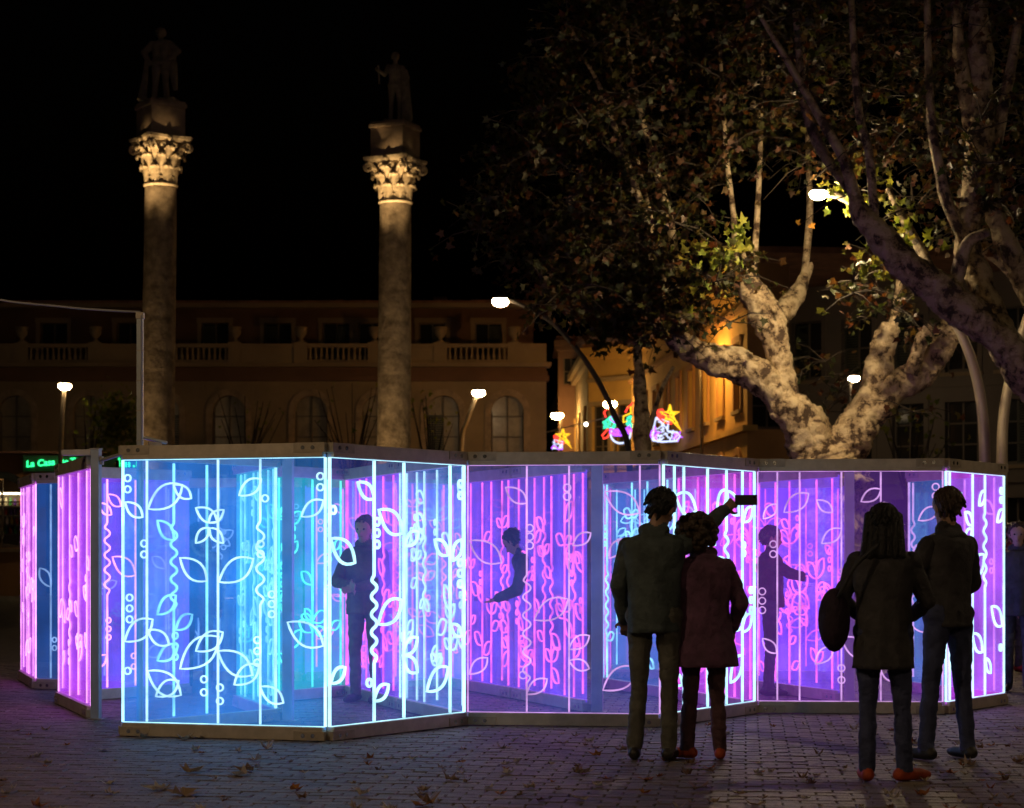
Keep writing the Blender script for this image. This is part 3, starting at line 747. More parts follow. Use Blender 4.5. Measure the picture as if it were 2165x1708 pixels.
# --- the long palace behind the columns (local x measured along its front)
DP = 72.0; K = DP / FPX
X = lambda px: (px - CX) * K
Z = lambda py: CAMZ - (py - HY) * K
x0p, x1p = X(-260), X(1155)
e = empty('palace', (x0p, DP, 0), 0, 'long low palace with arched windows, balustrade and urns behind the columns', 'building')
ops = []
for cxp in (-180, 32, 190, 345, 484, 658, 800, 937, 1073):
    c = X(cxp) - x0p; ops.append((c - .62, c + .62, Z(1010), Z(836), True))
    ops.append((c - .75, c + .75, .1, 3.2, False))
facade(e, (0, 0, 0), 0, x1p - x0p, Z(806), ops, M['cream'], M['plinth'], pane='blind')
Wp = x1p - x0p
MB().box(-.1, Wp + .1, -.22, .4, Z(806) + .002, Z(795)).box(-.05, Wp + .05, -.1, .4, Z(795) + .002, Z(785)).build('cornice', M['terra'], e)
MB().box(0, Wp, 0, .35, Z(785) + .002, Z(772)).build('frieze', M['terra'], e)
MB().box(-.2, Wp + .2, -.5, .4, Z(772) + .002, Z(768)).box(-.15, Wp + .15, -.35, .4, Z(776), Z(772)).build('cornice', M['cream'], e)
zb0, zb1 = Z(767), Z(728)
x = 0.0; k = 0
urn = MB().lathe([(.16, 0), (.16, .05), (.07, .1), (.07, .16), (.2, .3), (.24, .46), (.2, .5), (.27, .56), (.22, .6)], 14)
urn_me = mesh('urn', urn.V, urn.F, True); urn_me.materials.append(M['cream'])
MB().box(0, Wp, -.3, -.02, zb1 - .14, zb1).box(0, Wp, -.28, -.04, zb0, zb0 + .09).build('balustrade_rail', M['cream'], e)
spans = []
while x < Wp - .3:
    wd = (.5, 2.3, .5, 2.0)[k % 4]
    x1 = min(x + wd, Wp)
    if k % 2 == 0:
        pd_ = MB().box(x, x1, -.33, .02, zb0 - .002, zb1 + .05).build('pedestal', M['cream'], e)
        link('urn', urn_me, None, pd_, ((x + x1) / 2, -.15, zb1 + .05))
    elif k % 4 == 3:
        MB().box(x + .002, x1 - .002, -.27, -.05, zb0 + .092, zb1 - .142).build('parapet_panel', M['cream'], e)
    else:
        bl = MB(); n = int((x1 - x) / .2)
        for i in range(n):
            xx = x + (i + .5) * (x1 - x) / n
            bl.lathe([(.05, zb0 + .091), (.07, zb0 + .2), (.035, zb0 + .38), (.05, zb1 - .141)], 6, (xx, -.16))
        tag(bl.build('balusters', M['cream'], e), kind='stuff')
    x = x1; k += 1
# set-back upper floor
ops = []
for cxp in (-120, 60, 230, 420, 560, 690, 770, 905, 1030): 
    c = X(cxp) - x0p; ops.append((c - .55, c + .55, .25, 2.0, False))
up = facade(e, (0, 4.0, zb0), 0, X(1130) - x0p, Z(640) - zb0 + .3, ops, M['terra'], M['cream'])
MB().box(-.2, X(1135) - x0p, 3.6, 4.3, Z(640) + .302, Z(630) + .3).build('cornice', M['cream'], e)
MB().box(-.2, X(1135) - x0p, 3.7, 14, Z(630) + .302, Z(624) + .3).build('roof', M['tile'], e)
MB().box(0, Wp, .36, 4.0, zb0 - .12, zb0 - .02).build('terrace', M['plinth'], e)
MB().box(X(700) - x0p, X(865) - x0p, 7, 11, Z(624) + .3, Z(600) + .3).build('roof_block', M['terra'], e)
MB().box(X(990) - x0p, X(1100) - x0p, 5, 9, Z(624) + .3, Z(612) + .3).build('roof_block', M['tile'], e)
MB().box(X(905) - x0p, X(935) - x0p, 5, 6, Z(624) + .3, Z(606) + .3).build('chimney', M['terra'], e)
MB().box(Wp - .02, Wp, .36, 14, 0, Z(768)).build('side_wall', M['cream'], e)
# --- the corner house with the yellow lit front: a wall running away from its corner at (1580 px, 60 m)
def house(name, label, c0, c1, H, rows, wmat, smat, side=None, roof='tile', bands=()):
    c0 = Vector((*c0, 0)); c1 = Vector((*c1, 0)); d = c1 - c0; L = d.length; rz = math.atan2(d.y, d.x)
    e = empty(name, c0, rz, label, 'building')
    ops = []
    for (z0, z1, wd, n, ar) in rows:
        for i in range(n):
            c = L * (i + .5) / n; ops.append((c - wd / 2, c + wd / 2, z0, z1, ar))
    facade(e, (0, 0, 0), 0, L, H, ops, wmat, smat)
    for zb, hb, mt in bands: MB().box(-.02, L + .1, -.16, .3, zb, zb + hb).build('string_course', M[mt], e)
    MB().box(-.2, L + .2, -.4, .35, H + .002, H + .3).box(-.1, L + .1, -.22, .35, H - .25, H).build('cornice', wmat, e)
    MB().box(-.1, L + .1, -.3, 9, H + .302, H + .5).build('roof', M[roof], e)
    if side:
        facade(e, (L, .0, 0), math.radians(90), side, H, [(side * .5 - .5, side * .5 + .5, 5.2, 7.4, False)], M['ochre'], None, 'side_wall')
    return e
dY = 58.0
cY = at(1580, 0, dY)
house('corner_house', 'ochre yellow corner house with two rows of windows, brightly lit from the side street', (at(1335, 0, 84).x, 84), (cY.x, dY), 10.3,
      [(5.9, 8.0, 1.0, 9, False), (2.6, 4.5, 1.0, 9, True), (.1, 2.1, 1.2, 9, False)], M['yellow'], M['ochre'], side=1.3, bands=((5.15, .18, 'yellow'), (8.9, .15, 'ochre')))
house('town_house', 'cream pilastered town house facing the square at the mouth of the side street', (at(1244, 0, 88).x, 88), (at(1345, 0, 86).x, 86), 10.6,
      [(5.4, 8.2, 1.0, 2, False), (1.0, 4.2, 1.1, 2, False)], M['yellow'], M['cream'], bands=((4.9, .2, 'cream'), (9.3, .2, 'cream')))
house('street_house', 'narrow cream house front running back along the side street', (at(1166, 0, 128).x, 128), (at(1243, 0, 88.4).x, 88.4), 10.4,
      [(5.6, 8.2, 1.0, 9, False), (1.2, 4.0, 1.0, 9, True)], M['cream'], M['yellow'], bands=((4.9, .2, 'cream'),))
house('grey_house', 'grey brown apartment house with cornices behind the forked plane tree', (at(1655, 0, 66).x, 66), (at(2330, 0, 60).x, 60), 11.0,
      [(7.4, 9.4, 1.1, 6, False), (4.3, 6.4, 1.1, 6, False), (.8, 3.2, 1.2, 6, False)], M['greywall'], M['greywall'], bands=((6.9, .2, 'greywall'), (3.7, .2, 'greywall')))
# roof terrace lights above the side street
M['bulb'] = emit('warm terrace bulb', (1, .85, .6), 12)
e = house('rooftop_house', 'dark upper house with a lit roof terrace above the side street', (at(1180, 0, 99).x, 99), (at(1345, 0, 99).x, 99), 12.2, [(10.2, 11.6, .8, 3, False)], M['terra'], None)
for k, (px, py) in enumerate(((1267, 738), (1326, 727))):
    q = at(px, py, 98.0); t = empty('terrace_light', (q.x, 98.0, q.z), 0, ('round wall light on the roof terrace above the side street', 'second terrace light, next to the plane tree, above the side street')[k], 'light')
    MB().ball((0, 0, 0), .14, 10, 7).build('globe', M['bulb'], t, smooth=True)
    MB().tube([(0, 0, 0), (0, .45, -.1), (0, .95, -.1)], .04, 8).build('bracket', M['iron'], t)

# --- the bar at the left with its neon sign and lit shelves
M['neon'] = emit('green neon', (.03, 1.0, .28), 2.6)
M['neon_back'] = principled('dark green sign board', (.02, .09, .04), .6)
M['kiosk_light'] = emit('shop strip light', (1, .80, .45), 9)
DK = 62.0
kx0, kx1 = at(-160, 0, DK).x, at(290, 0, DK).x
e = empty('tapas_bar', (kx0, DK, 0), 0, 'corner bar with an arched window over brightly lit bottle shelves', 'building')
Wk = kx1 - kx0; XK = lambda px: at(px, 0, DK).x - kx0; ZK = lambda py: at(0, py, DK).z
facade(e, (0, 0, 0), 0, Wk, ZK(960), [(XK(-60), XK(62), ZK(1158), ZK(1012), True), (XK(110), XK(230), .1, ZK(1020), False)], M['ochre'], M['shutter'], shutters=False, pane=None)
MB().box(XK(-66), XK(66), .8, .86, ZK(1150), ZK(1038)).build('back_board', M['frame'], e)
for z in (1128, 1108, 1088, 1068): MB().box(XK(-64), XK(62), .45, .8, ZK(z) - .04, ZK(z)).build('shelf', M['frame'], e)
MB().box(XK(-62), XK(60), .35, .5, ZK(1044), ZK(1041)).build('strip_light', M['kiosk_light'], e)
MB().box(-.1, Wk + .1, -.5, .3, ZK(960) + .002, ZK(955)).build('cornice', M['terra'], e)
bcols = [(.35, .05, .03), (.45, .30, .05), (.05, .25, .07), (.6, .55, .4), (.12, .05, .3), (.5, .18, .03)]
bm_ = [principled('bottle glass %d' % i, c, .15) for i, c in enumerate(bcols)]
bt = MB().lathe([(.05, 0), (.055, .02), (.055, .17), (.02, .24), (.02, .29)], 8); 
bmesh_ = []
for m_ in bm_:
    me = mesh('bottle', bt.V, bt.F, True); me.materials.append(m_); bmesh_.append(me)
for z in (1128, 1108, 1088, 1068):
    x = XK(-20)
    while x < XK(60):
        o = link('bottle', bmesh_[rnd.randrange(6)], None, None, (kx0 + x, DK + .6, ZK(z) + .002)); o.scale = (1, 1, rnd.uniform(.75, 1.0))
        tag(o, 'small coloured bottle standing on the lit shelves of the corner bar', 'bottle', 'bottles on the bar shelves'); x += rnd.uniform(.13, .2)
def text_mesh(name, body, size, mat, parent, loc, rot, ext=.012):
    c = bpy.data.curves.new(name, 'FONT'); c.body = body; c.size = size; c.extrude = ext; c.bevel_depth = 0; c.offset = .004; c.shear = .15
    t = bpy.data.objects.new(name, c); COL.objects.link(t); bpy.context.view_layer.update()
    me = bpy.data.meshes.new_from_object(t.evaluated_get(bpy.context.evaluated_depsgraph_get())); bpy.data.objects.remove(t); bpy.data.curves.remove(c)
    me.materials.clear(); me.materials.append(mat)
    o = link(name, me, None, parent, loc); o.rotation_euler = rot; return o
q = at(55, 990, DK - .7)
e = empty('neon_sign', (q.x, DK - .7, 0), math.radians(4), 'green neon lettering over the corner bar, behind the straight lamp post', 'sign')
MB().box(-.1, 4.2, .03, .08, q.z - .10, q.z + .42).build('sign_board', M['neon_back'], e)
for i, (ch, xx) in enumerate((('La', 0), ('Casa', .36), ('De', 1.0), ('Ta', 1.40))):
    o = text_mesh('neon_letters', ch, .29, M['neon'], e, (xx, 0, q.z + .04 + .03 * i), (math.radians(90), math.radians(-5), 0), .02)
for x in (.0, 1.3, 2.6, 4.0): MB().box(x, x + .05, .08, .72, q.z + .1, q.z + .16).build('sign_bracket', M['iron'], e)
q = at(248, 990, DK - .7); q0 = at(55, 990, DK - .7)
for k, (x, z, hh) in enumerate(((0, 0, .3), (.1, .02, .2), (.22, 0, .16), (.32, .0, .16), (.47, 0, .06), (.58, 0, .2), (.72, 0, .2))):
    MB().box(q.x - q0.x + x, q.x - q0.x + x + .05, -.02, .02, q.z + z + .05, q.z + z + hh + .05).build('neon_stroke', M['neon'], e)
# ------------------------------------------------------------------ festive lights strung over the side street
def cm(n, c, s=2.2): return emit('festive light ' + n, c, s)
FC = {'red': cm('red', (1, .05, .03)), 'white': cm('white', (.62, .70, 1), 1.6), 'violet': cm('violet', (.42, .08, 1)), 'green': cm('green', (.05, .9, .45), 1.6), 'gold': cm('gold', (1, .55, .02), 1.8)}
M['wire'] = principled('decor frame wire', (.25, .22, .2), .5, .5)
def decor(label, d, parts):
    P0 = at(*parts[0][2][0], d); e = empty('light_decoration', P0, 0, label, 'decoration', 'festive lights over the side street')
    for nm, c, poly, r, closed, fill in parts:
        pts = [at(x, y, d) - P0 for x, y in poly]
        loop = pts + [pts[0], pts[1]] if closed else pts
        o = MB().tube(loop, r, 6).build(nm, FC[c], e)
        if fill:
            rr = random.Random(int(poly[0][0]) + fill); xs = [p.x for p in pts]; zs = [p.z for p in pts]; N = []
            def inside(x, z):
                c_ = False; j = len(pts) - 1
                for i in range(len(pts)):
                    if (pts[i].z > z) != (pts[j].z > z) and x < (pts[j].x - pts[i].x) * (z - pts[i].z) / (pts[j].z - pts[i].z + 1e-9) + pts[i].x: c_ = not c_
                    j = i
                return c_
            while len(N) < fill:
                x, z = rr.uniform(min(xs), max(xs)), rr.uniform(min(zs), max(zs))
                if inside(x, z): N.append(Vector((x, .02, z)))
            N.sort(key=lambda p: p.z + .15 * math.sin(p.x * 20))
            mb = MB()
            for a in N:
                an = rr.uniform(0, 6.28); q = Vector((math.cos(an), 0, math.sin(an))) * .07
                mb.tube([a - q, a, a + q], r * .62, 5)
            mb.build('light_net', FC[c], o)
    return e
def star(cx, cy, R, rot, tail=1.6):
    p = []
    for k in range(10):
        a = math.radians(rot + 36 * k); r = R if k % 2 == 0 else R * .32
        if k == 4: r = R * tail
        p.append((cx + r * math.sin(a), cy - r * math.cos(a)))
    return p
circ = lambda cx, cy, rx, ry, a0=0, a1=360, n=18: [(cx + rx * math.cos(math.radians(a0 + (a1 - a0) * k / n)), cy + ry * math.sin(math.radians(a0 + (a1 - a0) * k / n))) for k in range(n + (a1 - a0 < 360))]
decor('glowing white stocking with red cuff and golden comet star beside the plane tree', 70, [
    ('stocking', 'white', [(1387, 883), (1414, 893), (1411, 911), (1432, 914), (1438, 922), (1430, 932), (1400, 934), (1380, 931), (1380, 915)], .035, True, 60),
    ('cuff', 'red', [(1390, 868), (1400, 866), (1408, 878), (1420, 886), (1420, 896), (1408, 893), (1392, 884)], .04, True, 26),
    ('star', 'gold', star(1416, 877, 21, 0, 2.0), .045, True, 22),
    ('blue_star', 'violet', star(1382, 916, 15, 10, 1.2), .035, True, 12),
    ('toe_tassel', 'violet', star(1432, 922, 11, 30, 1.0), .03, True, 8)])
decor('glowing snowman with violet scarf, green mittens and red bands between pole and tree', 70, [
    ('belly', 'white', circ(1312, 917, 21, 20, -20, 200, 16), .035, False, 0),
    ('scarf', 'violet', [(1291, 905), (1300, 909), (1322, 908), (1332, 899), (1334, 911), (1322, 920), (1300, 920), (1290, 916)], .04, True, 40),
    ('mitten', 'green', [(1275, 893), (1284, 888), (1290, 880), (1297, 889), (1303, 893), (1297, 906), (1286, 903), (1276, 905), (1279, 898)], .035, True, 34),
    ('mitten', 'green', [(1327, 883), (1334, 879), (1332, 893), (1336, 901), (1326, 898)], .035, True, 12),
    ('hat', 'violet', [(1290, 886), (1300, 872), (1307, 889), (1304, 897)], .035, True, 14),
    ('red_band', 'red', [(1273, 921), (1285, 907), (1292, 913), (1283, 925), (1276, 927)], .035, True, 0),
    ('red_band', 'red', [(1281, 882), (1277, 872), (1283, 864), (1291, 866)], .035, False, 0),
    ('red_band', 'red', [(1322, 872), (1327, 862), (1335, 856), (1338, 851)], .035, False, 0),
    ('lantern', 'gold', [(1326, 861), (1333, 859), (1334, 873), (1318, 880), (1318, 893), (1326, 890)], .03, False, 0)])
decor('small glowing stocking and comet star farther up the side street', 88, [
    ('stocking', 'white', [(1172, 930), (1190, 935), (1189, 948), (1169, 948)], .035, True, 18),
    ('cuff', 'red', [(1171, 922), (1178, 921), (1193, 933), (1192, 937), (1175, 932)], .04, True, 14),
    ('star', 'gold', star(1190, 922, 16, 0, 2.0), .045, True, 16),
    ('blue_star', 'violet', [(1166, 948), (1171, 942), (1180, 949), (1190, 949)], .04, False, 0)])
e = empty('string_cable', at(1240, 893, 71), 0, 'thin cable with small bulbs carrying the festive lights across the street', 'cable')
b0 = at(1240, 893, 71)
C = [Vector(c) - b0 for c in crom([tuple(at(x, y, 71)) for x, y in ((1150, 915), (1240, 893), (1300, 880), (1360, 878), (1440, 873), (1500, 862), (1580, 850))], 6)]
MB().tube(C, .022, 5).build('wire', M['wire'], e)
for x, y in ((1239, 897), (1465, 868), (1500, 862)):
    q = at(x, y, 70.95) - b0; MB().ball(q, .075, 8, 6).build('bulb', M['bulb'], e, smooth=True)
# ------------------------------------------------------------------ plane trees
def bark_mat(k=1.0, name='plane tree bark'):
    m = bpy.data.materials.new(name); m.use_nodes = True
    n = m.node_tree.nodes; l = m.node_tree.links; p = n['Principled BSDF']; p.inputs['Roughness'].default_value = .85
    tc = n.new('ShaderNodeTexCoord')
    t1 = n.new('ShaderNodeTexNoise'); t1.inputs['Scale'].default_value = 4.2; t1.inputs['Detail'].default_value = 9; t1.inputs['Distortion'].default_value = .25; t1.inputs['Roughness'].default_value = .72
    r1 = n.new('ShaderNodeValToRGB'); e = r1.color_ramp.elements
    e[0].position = .435; e[0].color = (.085, .05, .03, 1); e[1].position = .46; e[1].color = (.40, .28, .16, 1)
    x = e.new(.52); x.color = (.52, .38, .22, 1); x = e.new(.54); x.color = (.68, .53, .33, 1)
    for q in e: q.color = (q.color[0] * k, q.color[1] * k, q.color[2] * k, 1)
    t2 = n.new('ShaderNodeTexVoronoi'); t2.inputs['Scale'].default_value = 3.0; t2.inputs['Randomness'].default_value = 1
    r2 = n.new('ShaderNodeValToRGB'); r2.color_ramp.elements[0].position = .10; r2.color_ramp.elements[0].color = (.35, .3, .25, 1); r2.color_ramp.elements[1].position = .17; r2.color_ramp.elements[1].color = (1, 1, 1, 1)
    mx = n.new('ShaderNodeMixRGB'); mx.blend_type = 'MULTIPLY'; mx.inputs[0].default_value = .8
    for t in (t1, t2): l.new(tc.outputs['Object'], t.inputs['Vector'])
    l.new(t1.outputs['Fac'], r1.inputs[0]); l.new(t2.outputs['Distance'], r2.inputs[0]); l.new(r1.outputs[0], mx.inputs[1]); l.new(r2.outputs[0], mx.inputs[2]); l.new(mx.outputs[0], p.inputs['Base Color'])
    t3 = n.new('ShaderNodeTexNoise'); t3.inputs['Scale'].default_value = 7; t3.inputs['Detail'].default_value = 9; l.new(tc.outputs['Object'], t3.inputs['Vector'])
    ad = n.new('ShaderNodeMath'); ad.operation = 'ADD'; l.new(t3.outputs['Fac'], ad.inputs[0]); l.new(t1.outputs['Fac'], ad.inputs[1])
    b = n.new('ShaderNodeBump'); b.inputs['Strength'].default_value = .9; b.inputs['Distance'].default_value = .06
    l.new(ad.outputs[0], b.inputs['Height']); l.new(b.outputs[0], p.inputs['Normal'])
    return m
M['bark'] = bark_mat(); M['bark_dark'] = bark_mat(.5, 'dark plane bark')  # same bark in a darker tone for the leaning tree
M['twig'] = principled('dark twig bark', (.035, .024, .016), .9)
def leaf_mat(name, ramp):
    m = bpy.data.materials.new(name); m.use_nodes = True
    n = m.node_tree.nodes; l = m.node_tree.links; n.clear()
    o = n.new('ShaderNodeOutputMaterial'); g = n.new('ShaderNodeNewGeometry'); r = n.new('ShaderNodeValToRGB')
    oi = n.new('ShaderNodeObjectInfo'); ad = n.new('ShaderNodeMath'); ad.operation = 'ADD'; fr = n.new('ShaderNodeMath'); fr.operation = 'FRACT'
    l.new(g.outputs['Random Per Island'], ad.inputs[0]); l.new(oi.outputs['Random'], ad.inputs[1]); l.new(ad.outputs[0], fr.inputs[0]); l.new(fr.outputs[0], r.inputs[0])
    e = r.color_ramp.elements; e[0].position = ramp[0][0]; e[0].color = (*ramp[0][1], 1); e[1].position = ramp[-1][0]; e[1].color = (*ramp[-1][1], 1)
    for p, c in ramp[1:-1]: x = e.new(p); x.color = (*c, 1)
    d = n.new('ShaderNodeBsdfPrincipled'); d.inputs['Roughness'].default_value = .55; t = n.new('ShaderNodeBsdfTranslucent'); mx = n.new('ShaderNodeMixShader'); mx.inputs[0].default_value = .4
    l.new(r.outputs[0], d.inputs['Base Color']); l.new(r.outputs[0], t.inputs[0]); l.new(d.outputs[0], mx.inputs[1]); l.new(t.outputs[0], mx.inputs[2]); l.new(mx.outputs[0], o.inputs[0])
    return m
M['foliage'] = leaf_mat('plane foliage', [(0, (.024, .034, .006)), (.45, (.052, .048, .007)), (.7, (.075, .040, .007)), (.88, (.10, .030, .006)), (1, (.06, .017, .005))])  # crown leaves, darkened in colour to look unlit
M['lit_fresh'] = leaf_mat('fresh plane leaf', [(0, (.13, .18, .02)), (.6, (.22, .24, .025)), (1, (.30, .25, .03))])  # brighter leaf; on the plane trees its lamplight is put into the colour
M['dry'] = leaf_mat('dry brown leaf', [(0, (.30, .19, .10)), (.4, (.20, .10, .045)), (.7, (.42, .30, .18)), (1, (.16, .07, .03))])
M['dry_orange'] = leaf_mat('dry orange leaf', [(0, (.42, .16, .03)), (1, (.30, .09, .02))])
M['dry_pale'] = leaf_mat('pale dry leaf', [(0, (.55, .46, .36)), (1, (.46, .36, .25))])
OUT = [(0, 0), (.14, -.02), (.40, -.10), (.30, .10), (.52, .36), (.28, .38), (.18, .52), (.0, .95), (-.18, .52), (-.28, .38), (-.52, .36), (-.30, .10), (-.40, -.10), (-.14, -.02)]
def leaf_shape(curl=.15, seed=0):
    r = random.Random(seed); V = [(0, .28, 0)]
    for x, y in OUT: V.append((x, y, curl * (x * x * 1.6 + (y - .3) ** 2 * .9) + r.uniform(-.3, .3) * curl * .5))
    n = len(OUT); return V, [(0, 1 + i, 1 + (i + 1) % n) for i in range(n)]
LV, LF = leaf_shape(.25, 3); LV = np.array(LV); LFa = np.array(LF)

def foliage(name, pts, size, parent, mat, loc0):
    N = len(pts); P = np.array(pts)
    q = nrs.normal(size=(N, 4)); q[:, 0] *= 1.2; q /= np.linalg.norm(q, axis=1)[:, None]; w_, x, y, z = q.T
    R = np.stack([np.stack([1 - 2 * (y * y + z * z), 2 * (x * y - z * w_), 2 * (x * z + y * w_)], 1), np.stack([2 * (x * y + z * w_), 1 - 2 * (x * x + z * z), 2 * (y * z - x * w_)], 1),
                  np.stack([2 * (x * z - y * w_), 2 * (y * z + x * w_), 1 - 2 * (x * x + y * y)], 1)], 1)
    s = size * nrs.uniform(.7, 1.25, (N, 1, 1))
    V = np.einsum('nij,kj->nki', R, LV) * s + P[:, None, :] - np.array(loc0)
    nv = len(LV); F = (LFa[None] + (np.arange(N) * nv)[:, None, None]).reshape(-1, 3)
    me = bpy.data.meshes.new(name); V = V.reshape(-1, 3)
    me.vertices.add(len(V)); me.vertices.foreach_set('co', V.ravel().astype('f')); me.loops.add(F.size); me.loops.foreach_set('vertex_index', F.ravel().astype('i'))
    me.polygons.add(len(F)); me.polygons.foreach_set('loop_start', np.arange(0, F.size, 3, dtype='i')); me.update(calc_edges=True)
    o = link(name, me, mat, parent); tag(o, kind='stuff'); return o

def limb(mb, path, d, seed, n=30, res=18, jit=.36):
    P = [(*at(x, y, (q[0] if q else d)), r * .92 * (q[0] if q else d) / FPX) for (x, y, r, *q) in path]
    C = crom(P, res); rad = [max(.008, c[3]) for c in C]
    mb.tube([Vector(c[:3]) for c in C], rad, n, jit=jit, seed=seed)

def plane_tree(label, foot, d, limbs, twigs, clusters, per, size, sig, lit=(), litsize=.17, bark='bark'):
    f = Vector((foot[0], foot[1], 0))
    e = empty('plane_tree', f, 0, label, 'tree', 'plane trees on the square')
    mb = MB()
    for i, L in enumerate(limbs): limb(mb, L, d, i * 7.3 + foot[0])
    rk = random.Random(int(foot[1] * 10))
    for L in limbs:   # burls and pollard knuckles
        for (x, y, r, *q) in L[1:]:
            dd = q[0] if q else d; R_ = r * dd / FPX
            for _ in range(2):
                c = at(x + rk.uniform(-.45, .45) * r, y + rk.uniform(-.4, .4) * r, dd - R_ * rk.uniform(.1, .6)); s_ = R_ * rk.uniform(.22, .42)
                mb.ball(c, (s_, s_, s_ * rk.uniform(.8, 1.4)), 9, 7)
    mb.V = [(v[0] - f.x, v[1] - f.y, v[2]) for v in mb.V]
    mb.build('trunk', M[bark], e, smooth=True)
    mb = MB()
    for i, L in enumerate(twigs): limb(mb, L, d, i * 3.1, 8, 5, .08)
    mb.V = [(v[0] - f.x, v[1] - f.y, v[2]) for v in mb.V]
    mb.build('branches', M[bark], e, smooth=True)
    pts = []; tw = MB()
    for (px, py, dd, k) in clusters:   # leaves sit along short twigs that spread from each cluster
        c = at(px, py, dd); nt_ = 5
        for _ in range(nt_):
            a = rnd.uniform(0, 6.28); el = rnd.uniform(-.5, .9); ln = sig * rnd.uniform(1.2, 2.9)
            dv = Vector((math.cos(a) * math.cos(el), math.sin(a) * math.cos(el), math.sin(el))) * ln; droop = Vector((0, 0, -.18 * ln))
            tw.tube([c - f, c + dv * .5 - f, c + dv + droop - f], [.012, .008, .004], 4, cap=False)
            for i in range(int(per * k / nt_)):
                t = rnd.uniform(.1, 1.05); q = c + dv * t + droop * t * t
                pts.append((q.x + rnd.gauss(0, .07), q.y + rnd.gauss(0, .07), q.z + rnd.gauss(-.03, .06)))
    tag(tw.build('twigs', M['twig'], e), kind='stuff')
    cr = foliage('crown', pts, size, e, M['foliage'], f)
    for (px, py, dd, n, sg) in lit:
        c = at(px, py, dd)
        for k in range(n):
            o = link('leaf', LIT_LEAF[rnd.randrange(4)], None, cr, (c.x - f.x + rnd.gauss(0, sg), c.y - f.y + rnd.gauss(0, sg), c.z + rnd.gauss(0, sg)))
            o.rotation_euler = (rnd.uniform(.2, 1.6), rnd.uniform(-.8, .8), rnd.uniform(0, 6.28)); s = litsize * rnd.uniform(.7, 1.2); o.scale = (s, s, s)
    return e
LIT_LEAF = []
for k in range(4):
    V, F = leaf_shape(.35, 20 + k); me = mesh('leaf', V, F); me.materials.append(M['lit_fresh']); LIT_LEAF.append(me)

def fill_region(poly, n, d0, d1, seed, hole=None):
    r = random.Random(seed); xs = [p[0] for p in poly]; ys = [p[1] for p in poly]; out = []
    while len(out) < n:
        x, y = r.uniform(min(xs), max(xs)), r.uniform(min(ys), max(ys)); c_ = False; j = len(poly) - 1
        for i in range(len(poly)):
            if (poly[i][1] > y) != (poly[j][1] > y) and x < (poly[j][0] - poly[i][0]) * (y - poly[i][1]) / (poly[j][1] - poly[i][1] + 1e-9) + poly[i][0]: c_ = not c_
            j = i
        if math.hypot(x - 1058, y - 632) < 75: continue
        if c_ and not (hole and math.hypot((x - hole[0]) / hole[2], (y - hole[1]) / hole[3]) < 1): out.append((x, y, r.uniform(d0, d1), r.uniform(.5, 1.4)))
    return out

D1 = 30.0
t1_limbs = [
 [(1758, 1372, 125), (1758, 1250, 100), (1757, 1100, 92), (1752, 1010, 86), (1742, 960, 66)],
 [(1740, 1010, 62), (1712, 925, 56), (1660, 855, 50), (1605, 800, 43), (1540, 768, 37), (1478, 745, 34), (1440, 718, 33), (1418, 690, 28), (1412, 672, 14)],
 [(1668, 880, 34), (1655, 800, 31), (1640, 730, 30), (1625, 680, 36), (1612, 648, 37), (1585, 612, 30), (1560, 578, 24), (1545, 556, 14)],
 [(1630, 690, 24, 30.6), (1672, 640, 22, 31), (1695, 600, 16, 31.4), (1712, 560, 10, 31.6)],
 [(1770, 1010, 56), (1805, 930, 48), (1835, 855, 38), (1858, 780, 31), (1876, 715, 29), (1886, 688, 24)],
 [(1815, 900, 36), (1855, 850, 38), (1905, 812, 37), (1955, 785, 34), (1988, 745, 30), (2002, 700, 24), (2004, 668, 12)],
 [(1925, 790, 20, 29.7), (1945, 735, 19, 29.6), (1966, 690, 14, 29.5)],
]
t1_twigs = [
 [(1425, 700, 10), (1400, 560, 9), (1352, 420, 8), (1300, 270, 7), (1262, 170, 5), (1228, 115, 3)],
 [(1440, 700, 12), (1420, 490, 10), (1390, 370, 8), (1350, 220, 7), (1330, 110, 5), (1322, 10, 4)],
 [(1400, 560, 5), (1375, 450, 4), (1340, 300, 3)],
 [(1556, 575, 9), (1552, 470, 7), (1538, 350, 6), (1530, 240, 5), (1520, 60, 4)],
 [(1590, 610, 9), (1600, 470, 7), (1606, 350, 6), (1610, 200, 5), (1612, 0, 4)],
 [(1612, 640, 9), (1590, 585, 7), (1572, 540, 6), (1562, 495, 4)],
 [(1700, 590, 9, 31.5), (1712, 450, 8, 31.6), (1708, 300, 6, 31.6), (1704, 100, 5, 31.6)],
 [(1888, 690, 12), (1898, 630, 9), (1904, 560, 8), (1912, 470, 6)],
]
crownA = [(1250, -40), (1140, 130), (1090, 270), (1020, 440), (1005, 540), (1090, 600), (1180, 660), (1420, 660), (1560, 560), (1650, 420), (1700, 250), (1700, -40)]
cl = fill_region(crownA, 330, 27.5, 36, 3, (1640, 450, 150, 130)) + fill_region([(1400, 560), (1340, 640), (1400, 700), (1470, 690), (1600, 560), (1560, 520)], 16, 29, 30.5, 8)
cl += [(1745, 765, 30.5, .5), (1735, 800, 30.5, .5), (1700, 790, 30.5, .5), (1775, 825, 31, .6), (1750, 870, 31, .4), (1545, 680, 29.5, .35), (1930, 870, 29.5, .4), (1960, 705, 30, .5), (1850, 660, 30, .4)]
